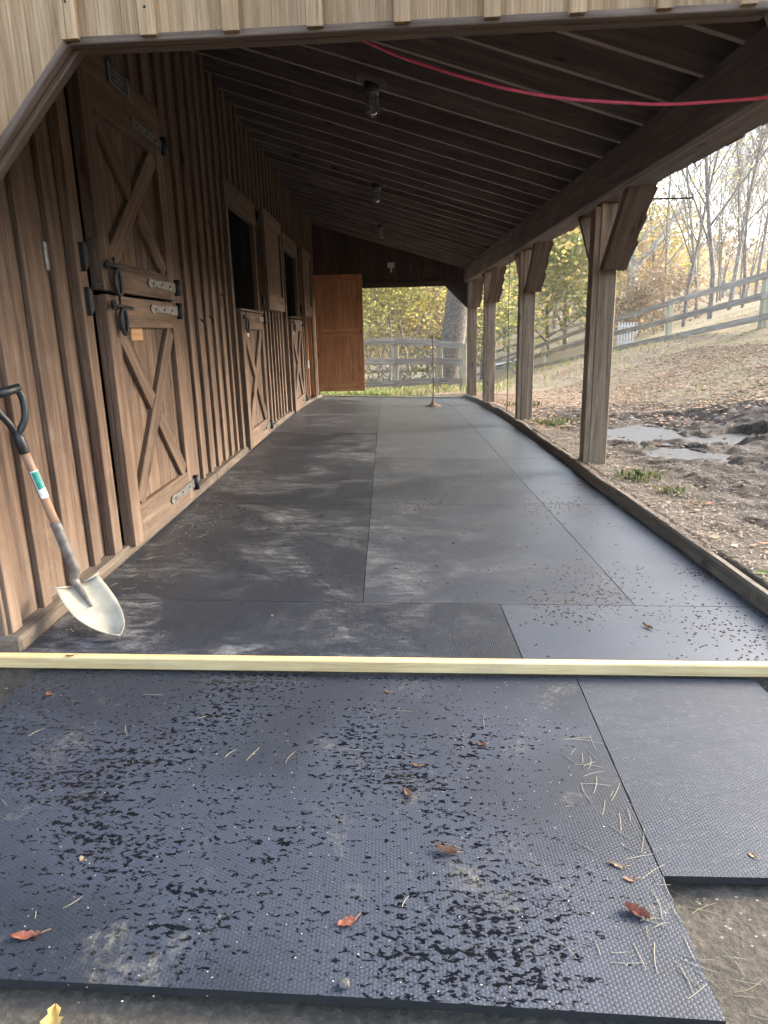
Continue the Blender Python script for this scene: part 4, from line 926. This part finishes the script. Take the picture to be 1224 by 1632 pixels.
# loose bright leaves in the paddock, each one a thing
Lpal = [leaf_mesh('paddock_leaf', .10, .030, .7, s, L_LITTER, t, s % 2) for s, t in ((1, .80), (2, .66), (3, .72), (4, .30), (5, .15), (6, .62))]
k = 0
while k < 46:
    x, y = rs.uniform(1.85, 5.2), rs.uniform(2.7, 9.6)
    if rs.random() > 1.1 - .12 * abs(x - 2.4): continue
    sc = rs.uniform(.4, .8); M = Matrix.Translation((x, y, ghz(x, y) + .012)) @ Matrix.Rotation(rs.uniform(-.5, .5), 4, 'X') @ Matrix.Rotation(rs.random() * 6.28, 4, 'Z') @ Matrix.Scale(sc, 4)
    tag(obj('paddock_leaf', rs.choice(Lpal), None, M), 'fallen orange or tan leaf lying in the churned paddock', 'leaf', 'loose leaves in the paddock'); k += 1

# ================================================================== fences
def fence(name, posts, rails, label, mp, mr, hw=.065, cat='fence', rail_h=.145, top=.05, skip=(), off=(0, -.075)):
    f = empty(name, (posts[0][0], posts[0][1], posts[0][2])); tag(f, label, cat)
    for i, (x, y, z, h) in enumerate(posts):
        if i in skip: continue
        lumber('post', (x, y, z - .3), (x + rs.uniform(-.02, .02), y, z + h), hw * 2, hw * 2, mp, f, face=(0, 1, 0), bev=.01)
    for (a, b_) in zip(posts[:-1], posts[1:]):
        for rz in rails:
            p = Vector((a[0] + off[0], a[1] + off[1], a[2] + a[3] * rz + rs.uniform(-.015, .015))); q = Vector((b_[0] + off[0], b_[1] + off[1], b_[2] + b_[3] * rz + rs.uniform(-.015, .015))); d = (q - p).normalized() * .004
            lumber('rail', p + d, q - d, rail_h, .035, mr, f, face=(d.y, -d.x, 0), bev=.004)
    return f
sp = [(8.55, 11.2, 1.42, 1.16), (8.38, 15.8, 1.08, 1.14), (8.14, 20.4, .60, 1.20), (7.55, 25.0, .06, 1.22), (6.72, 30, -.55, 1.05), (6.67, 37, -1.41, 1.05), (6.6, 44, -2.0, 1.1)]
fence('hillside_fence', [(x, y, ghz(x, y) * .0 + z, h) for x, y, z, h in sp], (.95, .57, .16), 'long three-rail weathered grey fence climbing the leafy hillside', FPOST, FENCE, .075, off=(-.09, -.02))
ep = [(-5.8, 17.4, -.33, 1.30), (-2.6, 18.0, -.35, 1.30), (.22, 18.5, -.36, 1.33), (1.385, 18.55, -.30, 1.18), (1.97, 18.15, -.28, 1.12)]
fence('paddock_fence', ep, (.955, .58, .14), 'three-rail pale weathered fence just beyond the far shed end', FPOST, FENCE, .085, rail_h=.165, off=(0, -.10))
gf = lambda L: [(x, y, ghz(x, y), h) for x, y, h in L]
fence('distant_rail_fence', gf([(-3.5, 33, 1.15), (-.2, 34, 1.15), (3.0, 36, 1.15)]), (.92, .55, .2), 'low rail fence seen through the thicket behind the paddock fence', FPOST, FENCE, .07)
fence('distant_white_fence', gf([(3.9, 40, 1.35), (6.2, 41, 1.35), (8.5, 42, 1.4), (10.8, 43.0, 1.4), (13.2, 44, 1.4), (16, 45, 1.4)]), (.93, .58, .22), 'pale three-rail fence far across the lawn, seen between the posts', FENCE, FENCE, .06)
gt = empty('white_gate', (10.6, 31.5, ghz(10.6, 31.5))); tag(gt, 'small white slatted gate beyond the hillside fence', 'gate')
for i in range(6): lumber('picket', (10.35 + i * .13, 31.5, ghz(10.6, 31.5) - .3), (10.35 + i * .13, 31.5, ghz(10.6, 31.5) + .95), .07, .025, WHITE, gt, face=(0, 1, 0))
for z in (.1, .8): lumber('gate_rail', (10.3, 31.53, ghz(10.6, 31.5) + z), (11.05, 31.53, ghz(10.6, 31.5) + z), .08, .03, WHITE, gt, face=(0, 1, 0))
P = [(7.0, 45.5), (30, 49), (30, 52.5), (7.0, 49)]
sheet('driveway', P, .25, plain('pale_gravel_drive', (.36, .35, .34), .9, 0, .15, 4))

# ================================================================== trees
def tubes_np(branches):
    Vs, Fs, base = [], [], 0
    for pts, r0_, r1_, n in branches:
        pts = np.asarray(pts); k = len(pts); d = np.gradient(pts, axis=0); d /= np.linalg.norm(d, axis=1, keepdims=True) + 1e-9
        ref = np.array([.31, .17, .93]) if abs(d[0, 2]) < .8 else np.array([1., .1, 0]); x = np.cross(d, ref); x /= np.linalg.norm(x, axis=1, keepdims=True) + 1e-9; y = np.cross(d, x)
        t = np.arange(n) * 2 * np.pi / n; r = np.linspace(r0_, r1_, k)[:, None, None]
        Vs.append((pts[:, None] + (x[:, None] * np.cos(t)[None, :, None] + y[:, None] * np.sin(t)[None, :, None]) * r).reshape(-1, 3))
        i = np.arange((k - 1) * n).reshape(k - 1, n); j = np.roll(i, -1, axis=1); Fs.append(np.stack([i, j, j + n, i + n], -1).reshape(-1, 4) + base); base += k * n
    return np.concatenate(Vs), np.concatenate(Fs)
def grow(seed, H, r, levels, nb, lean=(0, 0), first=.3, spread=.75, rough=.06, taper=.25, upb=.35, fork=0):
    g = np.random.default_rng(seed); out = []; tips = []
    def br(p, d, L, r_, lev):
        k = 7 if lev == 0 else (5 if lev == 1 else 4); pts = [np.array(p)]; dd = np.array(d, float)
        for i in range(k - 1):
            dd = dd + g.normal(0, rough * (1 + lev * .8), 3) + np.array([0, 0, upb * .12 * lev]); dd /= np.linalg.norm(dd); pts.append(pts[-1] + dd * L / (k - 1))
        pts = np.array(pts); out.append((pts, r_, max(r_ * taper, .0075), 8 if lev == 0 else (5 if lev == 1 else 3)))
        if lev >= levels: tips.append(pts[-1]); tips.append(pts[-2]); return
        n = nb[lev]
        for i in range(n):
            t = first + (1 - first) * (i + g.random() * .8) / n if lev == 0 else .25 + .75 * (i + g.random()) / n
            t = min(t, .999); q = t * (k - 1); a = int(q); p_ = pts[a] * (1 - (q - a)) + pts[min(a + 1, k - 1)] * (q - a); az = i * 2.4 + g.random() * 1.2
            ax_ = np.cross(dd, [.3, .9, .2]); ax_ /= np.linalg.norm(ax_); bx_ = np.cross(dd, ax_); s = spread * g.uniform(.7, 1.25)
            nd2 = dd * math.cos(s) + (ax_ * math.cos(az) + bx_ * math.sin(az)) * math.sin(s)
            br(p_, nd2, L * g.uniform(.42, .62) * (1.15 - .5 * t if lev == 0 else 1), r_ * (1 - t * (1 - taper)) * g.uniform(.45, .65), lev + 1)
        tips.append(pts[-1])
    br((0, 0, -.3), np.array([lean[0], lean[1], 1.]) / np.linalg.norm([lean[0], lean[1], 1.]), H, r, 0)
    return out, np.array(tips)
def tree(name, x, y, H, r, label, bark, leaf=None, nleaf=0, lsize=(.06, .12), seed=1, levels=3, nb=(9, 5, 4), lean=(0, 0), first=.3, spread=.75, jit=.35, group='trees beyond the fences', cat='tree', tint=(0, 1), fork=None, zoff=0, **kw):
    z = ghz(x, y) + zoff; root = empty(name, (x, y, z)); tag(root, label, cat, group)
    out, tips = grow(seed, H, r, levels, nb, lean, first, spread, **kw)
    if fork:
        for (h0, lx, ly, LL, rr_) in fork:
            o2, t2 = grow(seed + 50 + int(h0 * 10), LL, rr_, levels, nb, (lx, ly), .35, spread); 
            off = np.array([h0 * lean[0], h0 * lean[1], h0]); out += [(p + off, a, b_, n) for p, a, b_, n in o2]; tips = np.concatenate([tips, t2 + off])
    V_, F_ = tubes_np(out); obj('trunk', big('trunk', V_ , F_, bark, True), root, Matrix.Translation((x, y, z)))
    if leaf and nleaf:
        g = np.random.default_rng(seed + 7); c = tips[g.integers(0, len(tips), nleaf)] + g.normal(0, jit, (nleaf, 3)) * np.array([1, 1, .8]); c = c[c[:, 2] > .15]
        n = len(c); tn = np.clip(tint[0] + (tint[1] - tint[0]) * (g.random(n) * .6 + .4 * vnoise(c[:, 0] * .7 + seed, c[:, 2] * .7 + c[:, 1] * .5)), 0, 1)
        o = card_mass('crown', c, g.uniform(lsize[0], lsize[1], n), leaf, None, None, tn, .0, .75, root, curl=.2); o.matrix_parent_inverse = Matrix.Identity(4)
    return root
px = lambda p, y: y * (p - 622) / 1089.7 * 1.0
# the big grey trunk by the paddock fence
tree('large_tree', 1.72, 21.0, 13, .40, 'thick grey leaning tree trunk right behind the paddock fence', BARKT, L_YGR, 2600, (.06, .13), 3, 3, (8, 5, 4), (.085, 0), .42, .7, .5, zoff=-.1, taper=.45, rough=.025)
# bare trees on the hillside
specs = [(1048, 34, 10.5, .075, 'thin bare tree left of the hillside saplings'), (1078, 31, 11, .085, 'slim bare tree rising straight behind the hillside fence post'), (1098, 38, 12, .10, 'forked bare tree farther back on the hillside'),
         (1118, 30, 12.5, .11, 'bare tree with dark lower trunk behind the middle rail span'), (1146, 36, 14, .12, 'tall straight bare tree reaching above its neighbours'), (1166, 33, 9, .07, 'small bare sapling between the taller hillside trees'),
         (1184, 40, 12, .10, 'distant bare tree left of the orange-leaved trunk'), (1030, 44, 11, .09, 'faint distant bare tree beside the pale forked tree')]
for i, (p, y, H, r, lab) in enumerate(specs):
    tree('bare_tree', px(p, y), y, H, r, lab, BARKD if i % 2 else BARK, L_YGR if i % 2 else L_YEL, 420, (.04, .09), 20 + i, 4, (14, 6, 4, 3), (rs.uniform(-.06, .06), 0), .22, .62, .25)
tree('orange_tree', px(1206, 28), 28, 13, .15, 'rough trunk with a clump of orange leaves at right edge', BARKD, L_ORA, 380, (.05, .10), 41, 4, (10, 5, 4, 2), (.02, 0), .3, .6, .3)
tree('leafy_sapling', px(1236, 22), 22, 10, .09, 'yellow-green leaved branches entering at the right edge', BARKD, L_YGR, 900, (.05, .10), 42, 4, (10, 5, 4, 2), (-.05, 0), .3, .6, .3)
tree('sycamore_tree', px(1001, 40), 40, 5.0, .38, 'pale white-barked forked tree beyond the nearest post', BARKP, L_YGR, 500, (.06, .12), 43, 3, (5, 4, 3), (-.06, 0), .6, .6, .5, fork=[(3.6, .75, .1, 5.5, .15), (3.3, -.55, .1, 6.5, .16)], taper=.6)
# leafy autumn trees
lt = [(898, 46, 8.5, .16, L_ORA, 5200, 'round tree of mixed orange and green leaves beyond nearest post', 61, (0, 1)), (872, 42, 6.5, .14, L_GRN, 4200, 'green and yellow tree low behind the second post', 62, (.2, 1)), (930, 54, 9, .16, L_YGR, 4200, 'tall yellow-green tree behind the nearest post', 63, (.2, 1)),
      (846, 50, 9, .16, L_YGR, 3600, 'yellow-green tree seen just right of the second post', 64, (.3, 1)), (806, 56, 11, .17, L_YEL, 4600, 'golden yellow tree between the second and third posts', 65, (.1, 1)), (770, 40, 9, .15, L_YEL, 4200, 'bright yellow tree seen beside the far corner post', 66, (.2, 1)),
      (752, 34, 4.6, .10, L_GRN, 2600, 'green bushy tree right of the big grey trunk', 67, (.1, .9)), (965, 58, 6.2, .14, L_ORA, 2600, 'orange-tinged tree left of the pale forked tree', 68, (.1, .9)), (1040, 62, 6.2, .14, L_YEL, 2600, 'yellow tree glowing behind the bare saplings', 69, (0, .8))]
for p, y, H, r, lf, n, lab, sd2, tt in lt: tree('autumn_tree', px(p, y), y, H, r, lab, BARKD, lf, n, (.09, .19), sd2, 3, (12, 6, 5), (0, 0), .12, .85, .55, tint=tt)
tree('red_sapling', px(812, 44), 44, 4.2, .05, 'small sapling with red leaves between second and third posts', BARKD, L_RED, 160, (.06, .11), 71, 2, (8, 4), (0, 0), .65, .6, .18)
# thicket beyond the paddock fence
tk = [(575, 24, 'leftmost yellowing thicket shrub behind the open door'), (602, 27, 'dense twiggy shrub behind the first fence rails'), (625, 24.5, 'yellow-green shrub directly behind the square fence post'), (648, 28, 'tangled grey-twigged shrub in the middle of the gable opening'), (668, 25, 'bushy shrub left of the big grey trunk'), (690, 30, 'tall shrub rising behind the big grey trunk'), (722, 27, 'yellow shrub right behind the big grey trunk'), (540, 27, 'thicket shrub hidden mostly by the open orange door'), (590, 33, 'pale yellow shrub deep in the left of the thicket'), (640, 35, 'golden shrub deep behind the middle of the thicket'), (700, 36, 'orange-yellow shrub deep behind the big grey trunk'), (660, 32, 'light green shrub deep behind the square fence post')]
for i, (p, y, lab) in enumerate(tk):
    lf = (L_YGR, L_YEL, L_YGR, L_WOODS, L_YGR, L_YEL, L_YEL, L_YGR, L_YEL, L_YEL, L_ORA, L_YGR)[i]
    tree('thicket_shrub', px(p, y), y, 5.2 + (i * 7 % 5) * .5, .055, lab, BARK, lf, 6500, (.036, .075), 80 + i, 4, (13, 6, 4, 2), (rs.uniform(-.15, .15), 0), .05, .75, .28, 'thicket shrubs behind the paddock fence', 'shrub')
rb = [(1010, 36, 'rust brown brush under the pale forked tree'), (1035, 33, 'rust brown brush left of the hillside fence post'), (1058, 38, 'reddish brush behind the hillside fence post')]
for i, (p, y, lab) in enumerate(rb): tree('rust_brush', px(p, y), y, 2.3, .03, lab, BARKD, L_RUST, 1500, (.05, .11), 95 + i, 3, (10, 5, 4), (0, 0), .05, .9, .35, 'rust brown brush on the slope', 'shrub')
# far woodland as one mass
def woods(n, trunks):
    x = rng.uniform(-70, 110, n); y = rng.uniform(62, 150, n); cell = vnoise(x * .16 + 3, y * .16); keep = cell > .25; x, y, cell = x[keep], y[keep], cell[keep]
    top = 3.0 + 4.0 * vnoise(x * .22, y * .22 + 9); z = gh(x, y, False) + top * rng.random(len(x)) ** .75
    return np.stack([x, y, z], -1), np.clip(vnoise(x * .12 + 40, y * .12) * .8 + rng.random(len(x)) * .3, 0, 1)
P, T = woods(60000, 0)
card_mass('distant_woodland', P, rng.uniform(.18, .42, len(P)), L_WOODS, 'hazy autumn woodland covering the far slope', 'woods', T, 0.0, .8)
tb = []
for i in range(260):
    x, y = rng.uniform(-60, 100), rng.uniform(60, 120); z = float(gh(np.array(x), np.array(y), False)); h = rng.uniform(5, 9); lx = rng.normal(0, .5); tb.append((np.array([[x, y, z - .5], [x + lx * .4, y, z + h * .5], [x + lx, y, z + h]]), rng.uniform(.10, .2), .04, 5))
    for q in range(5):
        hz = z + h * rng.uniform(.45, .95); a = rng.uniform(-1, 1) * 2; tb.append((np.array([[x + lx * .6, y, hz], [x + lx * .6 + a * .6, y, hz + .9], [x + lx * .6 + a, y, hz + 2.2]]), .05, .02, 3))
V_, F_ = tubes_np(tb); tag(obj('woodland_trunks', big('woodland_trunks', V_, F_, BARK, True)), 'many thin grey trunks of the far woodland', 'woods', None, 'stuff')


# more bare trees, copies of the ones above, farther up the slope
protos = [o for o in list(COL.objects) if o.name.startswith('bare_tree')]
for i in range(15):
    src = protos[i % len(protos)]; y = 44 + (i * 7 % 22); p = 1095 + (i * 37 % 150); x = px(p, y); z = ghz(x, y); sc = .75 + .03 * (i % 9)
    r = empty('slope_tree', (x, y, z)); tag(r, 'slender bare grey tree in the far row up the slope', 'tree', 'far bare trees on the slope'); Mn = Matrix.Translation((x, y, z)) @ Matrix.Rotation(i * 1.3, 4, 'Z') @ Matrix.Scale(sc, 4)
    for ch in src.children:
        c = bpy.data.objects.new(ch.name.split('.')[0], ch.data); place(c, Mn if ch.name.startswith('trunk') else Mn, r)
# thin autumn haze
def haze_box(x0, x1, y0, y1, z0, z1, dens):
    V = [(x, y, z) for x in (x0, x1) for y in (y0, y1) for z in (z0, z1)]
    me = mesh('haze', V, [(0, 1, 3, 2), (4, 6, 7, 5), (0, 4, 5, 1), (2, 3, 7, 6), (0, 2, 6, 4), (1, 5, 7, 3)])
    m = bpy.data.materials.new('haze_air'); m.use_nodes = True; t = m.node_tree; t.nodes.clear(); o = t.nodes.new('ShaderNodeOutputMaterial'); v = t.nodes.new('ShaderNodeVolumePrincipled')
    v.inputs['Color'].default_value = (.95, .95, .93, 1); v.inputs['Density'].default_value = dens; v.inputs['Anisotropy'].default_value = .4; t.links.new(v.outputs[0], o.inputs['Volume']); me.materials.append(m)
    tag(obj('haze', me), kind='stuff')
haze_box(-520, 580, -320, 640, -4.0, 46, .0007)
